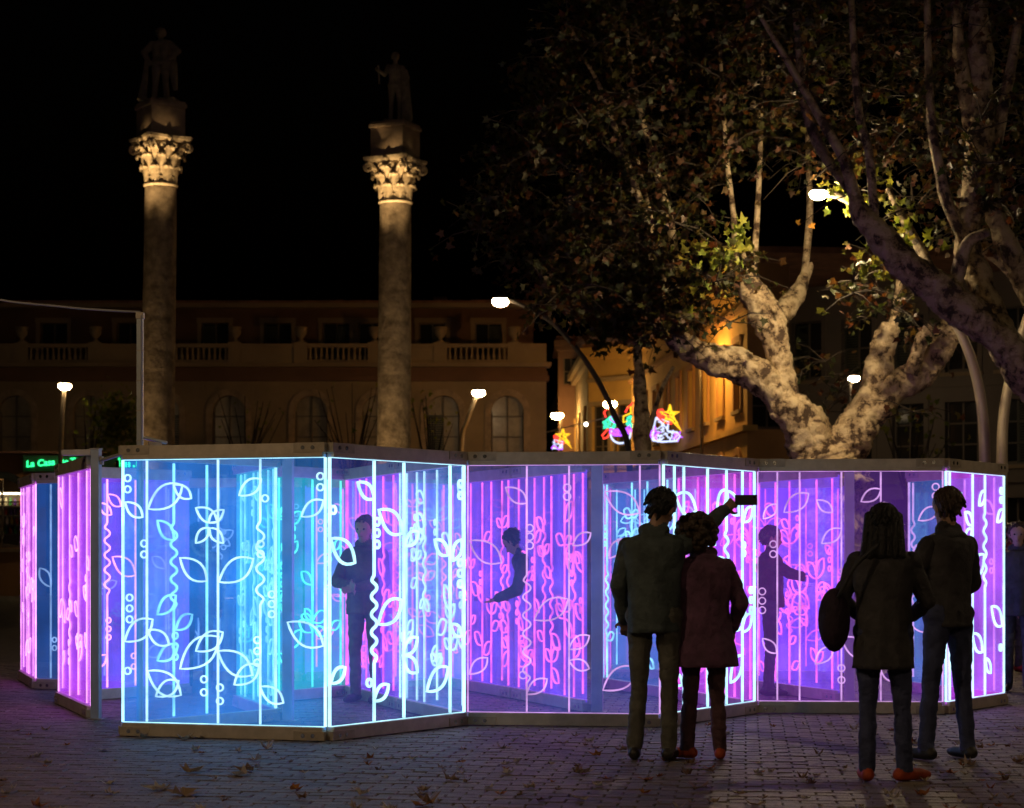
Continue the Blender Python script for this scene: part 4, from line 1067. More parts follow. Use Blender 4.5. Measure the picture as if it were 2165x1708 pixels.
plane_tree('forked plane tree with mottled bark and pollarded stubs behind the maze', (at(1758, 0, D1).x, D1), D1, t1_limbs, t1_twigs, cl, 48, .125, .34,
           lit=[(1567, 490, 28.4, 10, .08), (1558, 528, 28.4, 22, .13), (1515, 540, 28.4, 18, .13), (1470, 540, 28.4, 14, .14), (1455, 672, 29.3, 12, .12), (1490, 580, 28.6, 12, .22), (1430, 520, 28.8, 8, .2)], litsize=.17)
D2 = 25.0
t2_limbs = [
 [(2420, 1396, 130), (2405, 1250, 95), (2370, 1080, 85), (2300, 960, 68), (2210, 850, 50), (2130, 745, 46), (2060, 672, 44), (1990, 620, 40), (1930, 575, 38), (1880, 522, 34), (1842, 475, 29), (1818, 442, 24), (1806, 415, 15)],
 [(2150, 780, 34, 25.4), (2110, 690, 30, 25.5), (2070, 590, 28, 25.6), (2045, 510, 30, 25.7), (2060, 420, 30, 25.8), (2070, 330, 34, 25.9), (2072, 200, 30, 26), (2068, -20, 26, 26)],
 [(2250, 820, 36, 25.9), (2190, 640, 32, 26), (2140, 540, 28, 26), (2105, 455, 24, 26), (2085, 370, 24, 26), (2052, 260, 18, 26), (2030, 120, 16, 26), (2020, -20, 14, 26)],
 [(2260, 800, 30, 27), (2190, 660, 22, 27), (2140, 575, 18, 27), (2100, 540, 14, 27), (2066, 525, 10, 27)],
]
t2_twigs = [
 [(1990, 612, 14, 25.6), (1955, 545, 13, 26), (1925, 490, 12, 26.3), (1898, 440, 9, 26.5), (1878, 398, 7, 26.6)],
 [(1815, 440, 16), (1782, 335, 13), (1745, 268, 11), (1700, 190, 9), (1645, 95, 7), (1596, 15, 5)],
 [(1812, 420, 12), (1745, 330, 14, 25.8), (1712, 260, 12, 25.9), (1695, 180, 10, 26), (1682, 20, 8, 26)],
 [(1850, 480, 11), (1838, 330, 11), (1818, 250, 10), (1808, 150, 9), (1800, 0, 7)],
 [(2040, 520, 12, 25.6), (2000, 420, 15, 25.5), (1985, 350, 13, 25.4), (1970, 270, 11, 25.4), (1962, 100, 9, 25.4), (1960, -20, 8, 25.4)],
 [(2092, 370, 16, 26), (2115, 260, 14, 26), (2138, 140, 12, 26), (2160, 0, 10, 26)],
 [(2010, 640, 16), (2030, 560, 18), (2050, 510, 14), (2090, 490, 10)],
]
crownB = [(1600, -40), (1640, 120), (1700, 300), (1660, 420), (1760, 440), (1900, 380), (1960, 470), (2100, 520), (2240, 560), (2300, -40)]
cl = fill_region(crownB, 210, 25, 33, 6, (1722, 420, 80, 75)) + fill_region([(1780, 600), (1860, 560), (2000, 660), (1980, 700), (1860, 700)], 9, 26, 29, 12)
plane_tree('large plane tree leaning in front of the pale lamp posts', (at(2420, 0, D2).x, D2), D2, t2_limbs, t2_twigs, cl, 34, .12, .36,
           lit=[(1792, 412, 26.8, 16, .14), (1790, 440, 26.6, 10, .12), (1860, 400, 26.8, 9, .16), (1880, 430, 26.6, 8, .12), (1895, 500, 25.8, 12, .14), (1915, 515, 25.6, 8, .1), (1850, 542, 25.2, 8, .08), (1842, 575, 25.2, 10, .12), (1880, 572, 25.2, 6, .1), (1965, 520, 25.3, 6, .1)], litsize=.15, bark='bark_dark')
D3 = 42.0
plane_tree('slim dark young plane tree standing before the festive lights', (at(1360, 0, D3).x, D3), D3,
 [[(1360, 1310, 24), (1360, 1100, 20), (1358, 930, 17), (1353, 820, 14), (1347, 730, 12), (1340, 600, 9)]],
 [[(1362, 940, 7), (1380, 880, 6), (1400, 820, 5), (1424, 775, 4)], [(1348, 740, 6), (1300, 650, 5), (1240, 560, 4)], [(1345, 700, 6), (1370, 600, 5), (1400, 500, 4)]],
 fill_region([(1180, 560), (1170, 640), (1240, 690), (1330, 720), (1420, 700), (1440, 600), (1350, 480), (1250, 480)], 60, 40, 45, 15), 44, .2, .45)

# bare saplings and a bush in front of the palace
def sapling(px, py_top, d, label, n, spread, leaves, seed):
    r = random.Random(seed); b = at(px, 0, d); ht = at(0, py_top, d).z
    e = empty('bare_sapling', (b.x, d, 0), 0, label, 'tree', 'young trees before the palace')
    mb = MB(); mb.tube([(0, 0, 0), (.05, 0, ht * .25), (0, 0, ht * .45)], [.07, .06, .05], 8); tips = []
    for k in range(n):
        a = r.uniform(0, 6.28); s = spread * r.uniform(.4, 1); z0 = ht * r.uniform(.3, .48)
        p = [(0, 0, z0), (s * .4 * math.cos(a), s * .4 * math.sin(a), z0 + (ht - z0) * .45), (s * math.cos(a), s * math.sin(a), ht * r.uniform(.8, 1))]
        mb.tube(crom(p, 4), [.03 - .0025 * i for i in range(9)], 5); tips.append(p[2]); tips.append(p[1])
    mb.build('trunk', M['twig'], e)
    pts = [(b.x + t[0] + r.gauss(0, .15), d + t[1] + r.gauss(0, .15), t[2] + r.gauss(0, .2)) for t in tips for _ in range(leaves)]
    foliage('crown', pts, .16, e, M['lit_fresh'], (b.x, d, 0))
sapling(520, 815, 60, 'bare sapling before the palace window between the two columns', 16, 1.3, 1, 1)
sapling(745, 815, 60, 'bare sapling close beside the column with the slim statue, towards the other column', 16, 1.2, 1, 2)
sapling(915, 835, 60, 'sapling keeping a few yellow leaves between the slim-statue column and a curved lamp', 12, 1.0, 3, 3)
sapling(185, 840, 58, 'thin sapling with a few lit leaves beside the straight lamp', 10, .9, 2, 4)
sapling(1925, 870, 48, 'young tree with yellow leaves between the forked plane tree and the pale posts', 14, 1.2, 4, 5)
b = at(248, 0, 57)
e = empty('bush_tree', (b.x, 57, 0), 0, 'small dense leafy tree behind the cable mast', 'tree')
MB().tube([(0, 0, 0), (.05, 0, 2), (0, 0, 4.2)], [.12, .1, .06], 8).build('trunk', M['twig'], e)
c = at(250, 895, 57)
foliage('crown', [(c.x + rnd.gauss(0, .33), 57 + rnd.gauss(0, .35), c.z + rnd.gauss(0, .42)) for _ in range(900)], .16, e, M['lit_fresh'], (b.x, 57, 0))

# ------------------------------------------------------------------ fallen leaves
FALL = {}
for nm, mt in (('brown', 'dry'), ('orange', 'dry_orange'), ('pale', 'dry_pale')):
    L = []
    for k in range(5):
        V, F = leaf_shape(.55 + .12 * k, 40 + k); zm = min(v[2] for v in V); me = mesh('fallen_leaf', [(x, y, z - zm) for x, y, z in V], F); me.materials.append(M[mt]); L.append(me)
    FALL[nm] = L
LBL = {'brown': ('curled brown plane leaf lying on the paving', 'brown leaves fallen on the paving'), 'orange': ('small orange plane leaf lying on the paving', 'orange leaves fallen on the paving'),
       'pale': ('pale dry plane leaf lying on the paving', 'pale leaves fallen on the paving')}
def fallen(x, y, s, nm):
    o = link('fallen_leaf', FALL[nm][rnd.randrange(5)], None, None, (x, y, .002)); o.rotation_euler = (rnd.uniform(-.06, .06), rnd.uniform(-.06, .06), rnd.uniform(0, 6.28)); o.scale = (s, s, s * rnd.uniform(.6, 1.2))
    tag(o, LBL[nm][0], 'leaf', LBL[nm][1])
def gnd(px, py): d = CAMZ * FPX / (py - HY); return ((px - CX) / FPX * d, d)
for px, py, s, nm in ((520, 1640, .17, 'pale'), (535, 1630, .15, 'brown'), (430, 1560, .13, 'pale'), (390, 1563, .14, 'brown'), (310, 1560, .13, 'brown'), (345, 1670, .15, 'pale'), (372, 1680, .2, 'brown'),
                      (395, 1634, .17, 'brown'), (560, 1582, .11, 'pale'), (905, 1700, .16, 'brown'), (900, 1703, .14, 'orange'), (1225, 1635, .13, 'brown'), (1360, 1650, .12, 'orange'), (1230, 1690, .12, 'pale'), (1470, 1670, .16, 'brown')):
    fallen(*gnd(px, py), s, nm)
k = 0
while k < 210:
    px = rnd.uniform(-20, 2190); py = 1530 + (1715 - 1530) * rnd.random() ** .9
    lim = 1580 if px < 700 else 1570 - (px - 700) * .055
    if py < lim - (60 if px < 240 or px > 2050 else 0) or (py < 1500): continue
    if px < 1000 and rnd.random() < .35: continue
    fallen(*gnd(px, py), rnd.uniform(.04, .105), rnd.choices(('brown', 'orange', 'pale'), (5, 2, 3))[0]); k += 1
# ------------------------------------------------------------------ people
SKIN = principled('skin', (.42, .25, .17), .55, var=.06, vscale=12)
def cloth(n, c, b=.6): return principled(n, c, .8, 0, bump=b, bscale=18, var=.3, vscale=9)
HAIR = {k: principled(k + ' hair', c, .5, bump=.6, bscale=60, var=.3, vscale=40) for k, c in (('black', (.012, .010, .009)), ('brown', (.05, .028, .015)), ('grey', (.22, .19, .16)))}

def capsule(mb, a, b, ra, rb, n=12):
    a = Vector(a); b = Vector(b); t = (b - a); L = t.length; t = t / L if L > 1e-6 else Vector((0, 0, 1))
    pts = []; rad = []
    for k in range(4):
        th = math.pi / 2 * (1 - k / 4.); pts.append(a - t * ra * math.sin(th)); rad.append(max(.001, ra * math.cos(th)))
    for k in range(5): f = k / 4.; pts.append(a + (b - a) * f); rad.append(ra + (rb - ra) * f)
    for k in range(1, 5):
        th = math.pi / 2 * k / 4.; pts.append(b + t * rb * math.sin(th)); rad.append(max(.001, rb * math.cos(th)))
    mb.tube(pts, rad, n)

DEF = dict(hipL=(-.09, 0, .92), hipR=(.09, 0, .92), kneeL=(-.10, .01, .50), kneeR=(.10, .01, .50), ankL=(-.11, -.02, .09), ankR=(.11, -.02, .09),
           shL=(-.168, 0, 1.40), shR=(.168, 0, 1.40), elL=(-.25, -.02, 1.15), elR=(.25, -.02, 1.15), wrL=(-.25, .06, .90), wrR=(.25, .06, .90),
           neck=(0, 0, 1.49), head=(0, .02, 1.65))
def person(loc, rz, label, cols, pose=None, H=1.75, coat=0., hair='black', hairlen=0., vox=.011, bulk=1.0, toe=(.1, .1), grip=(0, 0), hat=False, name='person', cat='person', group=None, stone=None, curly=False, feet_dir=None, cuff=.056, flare=.0):
    """local frame: +y is where the figure faces, z up; joints in metres for a 1.75 m figure"""
    J = dict(DEF)
    if pose: J.update(pose)
    J = {k: Vector(v) for k, v in J.items()}
    e = empty(name, loc, rz, label, cat, group); k = H / 1.75; e.scale = (k, k, k)
    segs = []   # (a, b, ra, rb, part)
    B = bulk
    def S(a, b, ra, rb, m): segs.append((Vector(a), Vector(b), ra, rb, m))
    pel = (J['hipL'] + J['hipR']) / 2; chest = (J['shL'] + J['shR']) / 2
    up = (chest - pel).normalized(); rt = (J['shR'] - J['shL']).normalized(); fw = up.cross(rt) * -1
    fw = rt.cross(up) * -1 if False else Vector((0, 1, 0))
    S(J['hipL'] + up * .03, J['hipR'] + up * .03, .105, .105, 'leg')
    for sd, hp, kn, an in ((-1, 'hipL', 'kneeL', 'ankL'), (1, 'hipR', 'kneeR', 'ankR')):
        S(J[hp], J[kn], .095, .062, 'leg'); S(J[kn], J[kn] + (J[an] - J[kn]) * .35, .060, .058, 'leg'); S(J[kn] + (J[an] - J[kn]) * .35, J[an], .060, cuff, 'leg')
        an_ = J[an]; fd = Vector((sd * toe[0], 1, 0)).normalized() if feet_dir is None else Vector(feet_dir[0 if sd < 0 else 1]).normalized()
        heel = Vector((an_.x, an_.y, .042 + an_.z - .09)) - fd * .045; ball = Vector((an_.x, an_.y, .036 + an_.z - .09)) + fd * .13
        S(heel, ball, .042, .040, 'shoe'); S(ball, ball + fd * .06 - Vector((0, 0, .006)), .040, .028, 'shoe'); S(an_, heel + fd * .05, .046, .045, 'shoe')
    # torso
    mid = pel + (chest - pel) * .45
    for sd in (-1, 1):
        S(pel + rt * sd * .075 + up * .06, mid + rt * sd * .075, .088, .085, 'top'); S(mid + rt * sd * .075, chest + rt * sd * .085 - up * .07, .088, .095, 'top')
    S(J['shL'] + rt * .03 - up * .008, J['shR'] - rt * .03 - up * .008, .068, .068, 'top'); S(J['shL'] + rt * .05 + up * .01, J['neck'] - rt * .03 - up * .03, .05, .05, 'top'); S(J['shR'] - rt * .05 + up * .01, J['neck'] + rt * .03 - up * .03, .05, .05, 'top')
    S(chest - up * .02, J['neck'] + up * .0, .085, .060, 'top')
    if not stone:
        S(J['neck'] + rt * -.055 + up * .015, J['neck'] + rt * .055 + up * .015, .052, .052, 'top'); S(J['neck'] - Vector((0, .06, .03)) - rt * .05, J['neck'] - Vector((0, .06, .03)) + rt * .05, .045, .045, 'top')
    # arms
    for sd, sh, el, wr, g in ((-1, 'shL', 'elL', 'wrL', grip[0]), (1, 'shR', 'elR', 'wrR', grip[1])):
        S(J[sh], J[el], .064 * B, .053 * B, 'top'); S(J[el], J[wr], .052 * B, .040 * B, 'top')
        d = (J[wr] - J[el]).normalized(); side = d.cross(Vector((0, 1, 0)) if abs(d.y) < .8 else Vector((0, 0, 1))).normalized(); nrm = side.cross(d)
        W = J[wr] + d * .015
        for q in (-.022, 0, .022): S(W + side * q * .7, W + d * .085 + side * q, .017, .014, 'skin')
        for i, (q, ln) in enumerate(((-.033, .060), (-.011, .075), (.011, .080), (.033, .070))):
            b0 = W + d * .085 + side * q; b1 = b0 + (d * (1 - .45 * g) + nrm * (.25 + .6 * g)).normalized() * ln * .55; b2 = b1 + (d * (.85 - 1.3 * g) + nrm * (.35 + .7 * g)).normalized() * ln * .5
            S(b0, b1, .0095, .009, 'skin'); S(b1, b2, .009, .0075, 'skin')
        t0 = W + d * .025 - side * .03; t1 = t0 + (d * .6 - side * .8 + nrm * .35).normalized() * .042; t2 = t1 + (d * .9 - side * .1 + nrm * (.3 + .3 * g)).normalized() * .034
        S(t0, t1, .013, .011, 'skin'); S(t1, t2, .011, .008, 'skin')
    # head
    nk, hd = J['neck'], J['head']; hu = (hd - nk).normalized(); hf = J.get('look', Vector((0, 1, 0))); hf = (hf - hu * hf.dot(hu)).normalized(); hr = hf.cross(hu)
    S(nk - hu * .03, hd - hu * .08, .056, .054, 'skin')
    S(hd + hu * .02 - hf * .02, hd + hu * .03 + hf * .015, .088, .082, 'skin'); S(hd - hu * .03 + hf * .02, hd - hu * .085 + hf * .045, .068, .042, 'skin')
    S(hd - hu * .005 + hf * .085, hd - hu * .035 + hf * .105, .010, .016, 'skin')
    S(hd - hu * .068 + hf * .082, hd - hu * .075 + hf * .083, .016, .012, 'skin')
    for sd in (-1, 1): S(hd + hr * sd * .082 + hu * .01, hd + hr * sd * .084 - hu * .03, .018, .012, 'skin')
    for sd in (-1, 1): S(hd + hr * sd * .03 + hu * .03 + hf * .078, hd + hr * sd * .045 + hu * .028 + hf * .07, .013, .011, 'skin')
    mb = MB()
    for a, b, ra, rb, m in segs: capsule(mb, a, b, ra, rb)
    me = mesh('body', mb.V, mb.F); o = bpy.data.objects.new('body', me); COL.objects.link(o)
    r = o.modifiers.new('r', 'REMESH'); r.mode = 'VOXEL'; r.voxel_size = vox; sm = o.modifiers.new('s', 'SMOOTH'); sm.factor = .5; sm.iterations = 3
    bpy.context.view_layer.update()
    nm = bpy.data.meshes.new_from_object(o.evaluated_get(bpy.context.evaluated_depsgraph_get())); nm.name = 'body'
    bpy.data.objects.remove(o); bpy.data.meshes.remove(me)
    parts = ['leg', 'shoe', 'top', 'skin']
    nm.materials.clear()
    for q in parts: nm.materials.append(stone if stone else (SKIN if q == 'skin' else cols[q]))
    n = len(nm.polygons); ctr = np.empty(n * 3); nm.polygons.foreach_get('center', ctr); ctr = ctr.reshape(-1, 3)
    best = np.full(n, 1e9); idx = np.zeros(n, int)
    for a, b, ra, rb, m in segs:
        a = np.array(a); ab = np.array(b) - a; t = np.clip(((ctr - a) @ ab) / (ab @ ab + 1e-9), 0, 1)
        dist = np.linalg.norm(ctr - (a + t[:, None] * ab), axis=1) - (ra + (rb - ra) * t)
        if m == 'top': dist = dist - .006
        u = dist < best; best[u] = dist[u]; idx[u] = parts.index(m)
    if not stone:   # cloth folds pressed into the clothed part of the body
        nv = len(nm.vertices); co = np.empty(nv * 3); nm.vertices.foreach_get('co', co); co = co.reshape(-1, 3); no = np.empty(nv * 3); nm.vertices.foreach_get('normal', no); no = no.reshape(-1, 3)
        cl_ = np.zeros(nv, bool)
        for pol in np.nonzero((idx == 0) | (idx == 2))[0]: cl_[list(nm.polygons[int(pol)].vertices)] = True
        for i in np.nonzero(cl_)[0]:
            c = Vector(co[i]); f = noise.noise(Vector((c.x * 7 + loc[0] * 9, c.y * 7, c.z * 15 + 4 * c.x))) * .008 + abs(noise.noise(Vector((c.x * 16, c.y * 16 + loc[0], c.z * 30)))) * -.007
            co[i] += no[i] * f
        nm.vertices.foreach_set('co', co.ravel().astype('f'))
    nm.polygons.foreach_set('material_index', idx.astype('i')); nm.polygons.foreach_set('use_smooth', [True] * n); nm.update()
    link('body', nm, None, e)
    if not stone and coat is not None:   # the coat: a draped shell with folds that open towards the hem
        hem = pel - up * coat; n = 56; V = []; F = []; rk = random.Random(int(loc[0] * 50)); ph = [rk.uniform(0, 6.28) for _ in range(4)]
        prof = [(0, .150 + flare, .135 + flare), (.10, .150 + flare * .9, .132 + flare * .85), (.32, .150 + flare * .45, .122 + flare * .4), (.55, .158, .122), (.76, .178, .124), (.86, .190, .118), (.93, .182, .104), (.975, .130, .085), (1.0, .078, .072)]
        top_ = J['neck'] + up * .0; rings = 26
        for i in range(rings + 1):
            t = i / rings; k_ = max(0, min(len(prof) - 2, sum(1 for p_ in prof if p_[0] <= t) - 1)); a0, a1 = prof[k_], prof[k_ + 1]; f_ = (t - a0[0]) / (a1[0] - a0[0]); f_ = f_ * f_ * (3 - 2 * f_)
            rx = (a0[1] + (a1[1] - a0[1]) * f_) * bulk; ry = (a0[2] + (a1[2] - a0[2]) * f_) * bulk
            c = hem + (pel - hem) * min(1, t / .3) if t < .3 and coat > .02 else None
            zt_ = coat / (coat + (top_ - pel).length)
            c = hem + (pel - hem) * (t / zt_) if t < zt_ else pel + (top_ - pel) * ((t - zt_) / (1 - zt_))
            for k2 in range(n):
                a = 2 * math.pi * k2 / n; am = .045 * (1 - t) ** 1.2 * min(1, coat * 6 + .3)
                w_ = 1 + am * math.sin(6 * a + ph[0] + 1.2 * t) + am * .6 * math.sin(11 * a + ph[1] - 2 * t) + .030 * noise.noise(Vector((math.cos(a) * 1.6 + loc[0], math.sin(a) * 1.6, t * 7))) + .018 * noise.noise(Vector((math.cos(a) * 4, math.sin(a) * 4 + loc[0], t * 16)))
                V.append(c + rt * math.cos(a) * rx * w_ + Vector((0, 1, 0)) * math.sin(a) * ry * w_)
        F = [(i * n + k2, i * n + (k2 + 1) % n, (i + 1) * n + (k2 + 1) % n, (i + 1) * n + k2) for i in range(rings) for k2 in range(n)]
        co_ = link('coat', mesh('coat', V, F, True), cols['top'], e); sm_ = co_.modifiers.new('t', 'SOLIDIFY'); sm_.thickness = .008
    # hair
    if hair:
        hb = MB(); c = hd + hu * .035 - hf * .022
        hb.ball(c, (.098, .105, .098), 16, 12)
        if hairlen:
            for kx in range(-3, 4):
                a = c + hr * kx * .028 - hf * (.07 - abs(kx) * .014); b = a - hu * hairlen - hf * .02 + hr * kx * .01
                capsule(hb, a, b, .038, .03, 8)
        if not curly:
            rr = random.Random(int(loc[0] * 100))
            for _ in range(120):
                v = Vector((rr.gauss(0, 1), rr.gauss(0, 1), rr.gauss(.4, 1))).normalized()
                if v.dot(hf) > .3 and v.dot(hu) < .35: continue
                q = c + Vector((v.x * .088, v.y * .095, v.z * .09)); capsule(hb, q, q + v * .012 - hu * .03 - hf * .01, .017, .009, 6)
        if curly:
            rr = random.Random(5)
            for _ in range(130):
                v = Vector((rr.gauss(0, 1), rr.gauss(0, 1), rr.gauss(.25, 1))).normalized()
                if v.dot(hf) > .35 and v.dot(hu) < .3: continue
                hb.ball(c - hu * .02 + hr * v.x * .135 + hf * v.y * .13 + hu * v.z * .135, rr.uniform(.022, .038), 8, 6)
        V = []
        for v in hb.V:
            v = Vector(v); rel = v - hd
            if not curly and rel.dot(hf) > .045 and rel.dot(hu) < .055: v = v - hf * (rel.dot(hf) - .045)
            V.append(v + Vector((0, 0, .010)) * noise.noise(v * 22))
        link('hair', mesh('hair', V, hb.F, True), stone or HAIR[hair], e)
    if not stone:
        for sd in (-1, 1):
            MB().ball(hd + hr * sd * .033 + hu * .012 + hf * .082, .011, 8, 6).build('eye', EYE, e, smooth=True)
        MB().ball(hd - hu * .058 + hf * .094, (.022, .006, .005), 8, 6).build('mouth', LIP, e, smooth=True)
    return e, J, k
EYE = principled('dark eye', (.02, .015, .012), .2); LIP = principled('lips', (.30, .10, .08), .5)

dark = cloth('black wool coat', (.05, .046, .052)); teal = cloth('dark teal padded jacket', (.075, .095, .10)); greyt = cloth('grey trousers', (.12, .115, .10))
navy = cloth('navy jeans', (.05, .06, .14)); plum = cloth('dark plum coat', (.12, .05, .10)); blk = cloth('black trousers', (.06, .06, .066))
orange = principled('orange canvas shoe', (.45, .07, .025), .6, var=.2, vscale=20); shoe = principled('dark shoe', (.03, .025, .022), .5); brown = cloth('brown coat', (.06, .035, .02))
bluej = cloth('blue jacket', (.03, .05, .16)); redj = cloth('dark red jumper', (.14, .02, .02)); khaki = cloth('khaki coat', (.10, .075, .04))

# couple taking a selfie in front of the maze, seen from behind
dC = 12.95
x1 = at(1383, 0, dC).x; x2 = at(1488, 0, dC + .05).x
man, Jm, km = person((x1, dC, .003), math.radians(-12), 'man in a dark teal jacket holding up a phone to photograph himself with the woman beside him',
    dict(leg=greyt, shoe=shoe, top=teal), dict(shR=(.18, .03, 1.41), elR=(.30, .20, 1.52), wrR=(.42, .30, 1.635), elL=(-.235, .0, 1.15), wrL=(-.22, .12, .93),
    ankL=(-.13, .0, .09), ankR=(.10, -.02, .09), head=(.05, .03, 1.655), look=(.6, .8, 0)), H=1.82, coat=.08, flare=.0, hair='black', vox=.009, bulk=1.16, grip=(.2, .75))
man['label'] = 'man in dark teal jacket holding up a phone for a selfie'
w_, Jw, kw = person((x2, dC + .06, .003), math.radians(6), 'woman with curly hair in a dark plum coat leaning on the man with the phone',
    dict(leg=cloth('dark maroon leggings', (.10, .045, .06)), shoe=orange, top=plum), dict(elL=(-.24, .10, 1.16), wrL=(-.14, .22, 1.05), elR=(.27, -.02, 1.14), wrR=(.245, .10, .97), ankL=(-.115, .05, .09), ankR=(.115, -.03, .09),
    kneeL=(-.09, .03, .5), head=(-.04, .03, 1.635), look=(.25, 1, 0)), H=1.64, coat=.24, flare=.055, hair='brown', vox=.009, bulk=1.2, curly=True, hairlen=.10, feet_dir=((-.75, .6, 0), (.2, 1, 0)))
# the phone, in the man's raised right hand
M['phone'] = principled('black phone glass', (.012, .012, .014), .15); M['phone_back'] = principled('dark phone back', (.05, .05, .06), .35)
bpy.context.view_layer.update()
hp = man.matrix_world @ (Jm['wrR'] + Vector((.095, .075, .08)))
e = empty('phone', hp, math.radians(-12), 'black phone held out sideways by the man in the teal jacket', 'phone')
MB().box(-.02, .135, -.004, .004, -.036, .036).build('phone_body', M['phone_back'], e, bevel=.003)
MB().box(-.014, .129, .0045, .0055, -.031, .031).build('screen', M['phone'], e)
MB().ball((.115, -.005, .02), (.008, .003, .008), 8, 6).build('camera_lens', M['phone'], e)

# tall woman with a bag and orange shoes
dW = 11.75; xw = at(1868, 0, dW).x
wm, Jq, kq = person((xw, dW, .003), math.radians(-14), 'dark-haired woman in a long black coat, navy jeans and orange trainers watching the maze',
    dict(leg=navy, shoe=orange, top=dark), dict(elR=(.27, .06, 1.15), wrR=(.17, .24, 1.05), elL=(-.27, .08, 1.16), wrL=(-.16, .24, 1.04), ankL=(-.105, -.02, .09), ankR=(.13, .03, .09), kneeL=(-.10, .02, .50), kneeR=(.115, .03, .5),
    head=(.0, .04, 1.64)), H=1.70, coat=.20, flare=.025, hair='black', hairlen=.26, vox=.009, bulk=1.1, feet_dir=((-.25, 1, 0), (.75, .7, 0)))
bag = empty('shoulder_bag', (xw, dW, 0), math.radians(-14), 'dark shoulder bag hanging at the hip of the woman in orange trainers', 'bag')
mb = MB(); mb.ball((-.30, -.04, 1.0), (.10, .13, .20), 14, 10); mb.build('bag_body', cloth('dark purple bag', (.03, .015, .035)), bag, smooth=True)
MB().tube(crom([(-.27, -.14, 1.14), (-.16, -.185, 1.34), (-.02, -.10, 1.475), (-.10, .08, 1.43), (-.22, .15, 1.25), (-.27, .06, 1.14)], 5), .012, 8).build('strap', blk, bag, smooth=True)

dT = 13.0; xt = at(2005, 0, dT).x
person((xt, dT, .003), math.radians(28), 'tall person in black jacket and dark jeans standing close to the magenta end panel',
    dict(leg=navy, shoe=shoe, top=dark), dict(elL=(-.26, .08, 1.16), wrL=(-.14, .26, 1.12), elR=(.26, .05, 1.15), wrR=(.18, .22, 1.02), ankL=(-.17, .02, .09), ankR=(.12, -.05, .09), kneeL=(-.13, .02, .5), kneeR=(.11, -.01, .5)), H=1.83, coat=.05, hair='brown', vox=.011, bulk=1.06)

# visitors inside the maze
P = lambda px, d: (at(px, 0, d).x, d, .0)
person(P(1034, 19.4), math.radians(-70), 'visitor with long hair and blue sleeves behind the pink-stemmed partition', dict(leg=navy, shoe=shoe, top=bluej),
    dict(elR=(.26, .14, 1.18), wrR=(.16, .34, 1.12)), H=1.76, hair='brown', hairlen=.2, vox=.014, bulk=1.15)
person(P(1152, 18.3), math.radians(75), 'visitor in a dark coat bending forward behind the lavender-lined front panel', dict(leg=blk, shoe=shoe, top=dark),
    dict(shL=(-.185, .16, 1.36), shR=(.185, .16, 1.36), neck=(0, .22, 1.43), head=(0, .32, 1.55), elL=(-.24, .22, 1.08), elR=(.24, .22, 1.08), wrL=(-.2, .42, 1.0), wrR=(.2, .42, 1.0)), H=1.72, coat=.1, hair='black', vox=.014, bulk=1.2)
person(P(772, 18.0), math.radians(160), 'visitor in a khaki coat standing behind the bright white-lined panel', dict(leg=greyt, shoe=shoe, top=khaki),
    dict(elR=(.25, .1, 1.15), wrR=(.05, .26, 1.12), elL=(-.25, .1, 1.15), wrL=(-.05, .26, 1.1)), H=1.74, coat=.08, hair='brown', vox=.014, bulk=1.2)
person(P(1628, 18.9), math.radians(-100), 'visitor stretching an arm forward behind the violet panel beside the couple', dict(leg=blk, shoe=shoe, top=brown),
    dict(elR=(.26, .22, 1.28), wrR=(.22, .46, 1.22), elL=(-.2, .1, 1.18), wrL=(-.1, .3, 1.15)), H=1.66, hair='brown', vox=.014, bulk=1.15)
person(P(418, 19.7), math.radians(20), 'dark silhouette of a visitor behind the teal partition', dict(leg=blk, shoe=shoe, top=dark), None, H=1.70, coat=.15, hair='black', hairlen=.18, vox=.014, bulk=1.2)
person(P(228, 20.6), math.radians(10), 'visitor in a dark coat seen through the purple panel at the entrance', dict(leg=navy, shoe=shoe, top=plum), None, H=1.66, coat=.1, hair='black', hairlen=.15, vox=.014, bulk=1.15)
person(P(1905, 21.5), math.radians(150), 'visitor in a dark red jumper beyond the blue end partition', dict(leg=blk, shoe=shoe, top=redj), dict(elR=(.25, .1, 1.15), wrR=(.05, .26, 1.2)), H=1.72, hair='black', vox=.014, bulk=1.1)
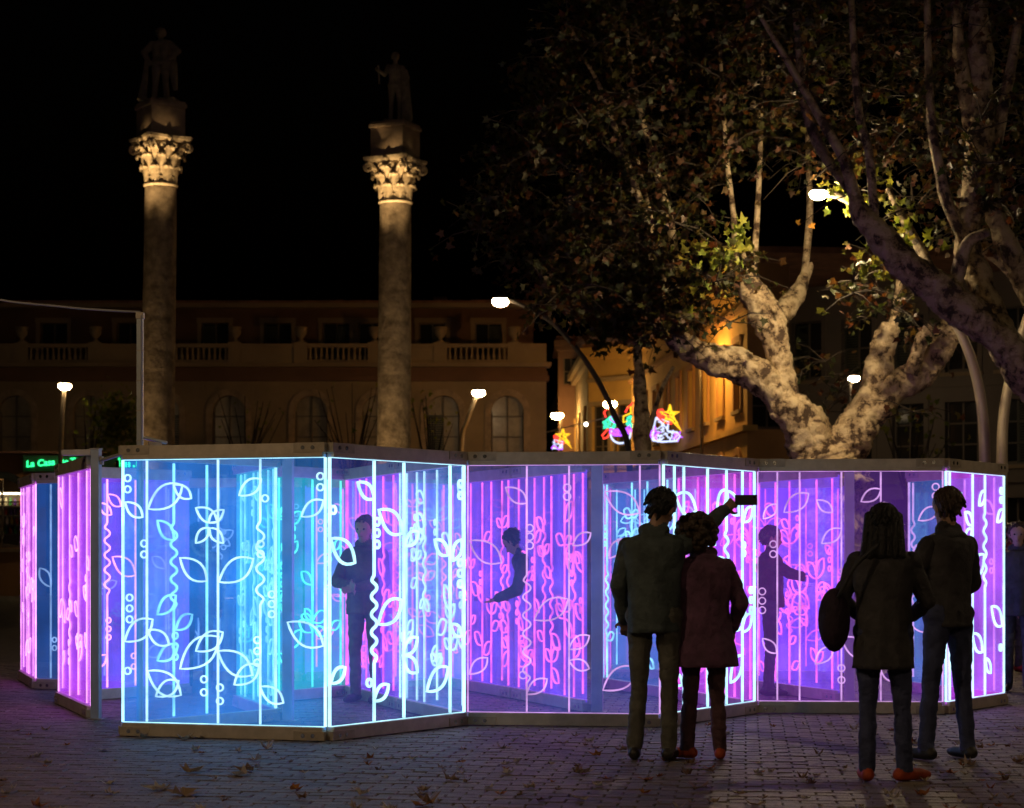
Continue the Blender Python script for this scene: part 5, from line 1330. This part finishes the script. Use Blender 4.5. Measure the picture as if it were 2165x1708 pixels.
# people passing at the right end of the maze
person(P(2152, 19.2), math.radians(165), 'smiling person in black clothes walking past the magenta end of the maze', dict(leg=blk, shoe=shoe, top=dark), dict(elR=(.27, .02, 1.16), wrR=(.28, .1, .93), ankL=(-.1, .12, .09), ankR=(.1, -.12, .10)), H=1.70, hair='brown', vox=.012, bulk=1.2, coat=.12)
person(P(2196, 19.6), math.radians(190), 'second person in dark coat partly cut off beside the smiling one', dict(leg=navy, shoe=shoe, top=dark), dict(elL=(-.27, .02, 1.16), wrL=(-.26, .1, .93)), H=1.74, hair='black', vox=.012, bulk=1.2, coat=.1)
person(P(2140, 22.5), math.radians(200), 'person with a red top walking behind the smiling one at the maze end', dict(leg=blk, shoe=principled('red shoe', (.4, .03, .03), .5), top=redj), None, H=1.74, hair='brown', vox=.014, bulk=1.1)

# ------------------------------------------------------------------ statues
st, Js, ks = person(topL, math.radians(170), 'broad stone statue with hands on hips standing on the column near the mast', {}, dict(elL=(-.34, -.02, 1.22), wrL=(-.20, .06, 1.04), elR=(.34, -.02, 1.22), wrR=(.24, .05, 1.0), ankL=(-.12, 0, .09), ankR=(.13, .02, .09)),
    H=1.82, hair='grey', vox=.014, bulk=1.3, name='statue', cat='statue', stone=M['statue'], hat=False, coat=.16)
MB().box(-.36, .36, -.3, .3, .002, .05).build('statue_base', M['statue'], st)
capsule(mb := MB(), (.26, .06, 1.0), (.33, .1, .12), .04, .085); mb.build('club', M['statue'], st, smooth=True)
mb = MB(); mb.ball((-.02, -.16, 1.15), (.24, .07, .42), 12, 9); capsule(mb, (-.2, -.1, .95), (-.27, -.05, .35), .09, .05); mb.build('lion_skin', M['statue'], st, smooth=True)
st.scale = (st.scale[0] * 1.28, st.scale[1] * 1.2, st.scale[2] * 1.03)
st2, Js, ks = person(topR, math.radians(195), 'slim stone statue with one arm held out standing on the column nearer the street', {}, dict(elR=(.30, .12, 1.18), wrR=(.46, .26, 1.22), elL=(-.32, -.04, 1.18), wrL=(-.24, .03, .94), ankL=(-.1, .04, .09), ankR=(.12, -.06, .09), kneeR=(.11, .06, .5)),
    H=1.82, hair='grey', vox=.014, bulk=1.12, name='statue', cat='statue', stone=M['statue'], coat=.14)
MB().box(-.34, .34, -.3, .3, .002, .05).build('statue_base', M['statue'], st2)
mb = MB(); capsule(mb, (-.24, -.06, 1.3), (-.3, -.1, .2), .10, .16); mb.build('draped_cloak', M['statue'], st2, smooth=True)
MB().tube([(.46, .28, .9), (.47, .28, 1.25), (.49, .29, 1.36)], .02, 8).build('scroll', M['statue'], st2)
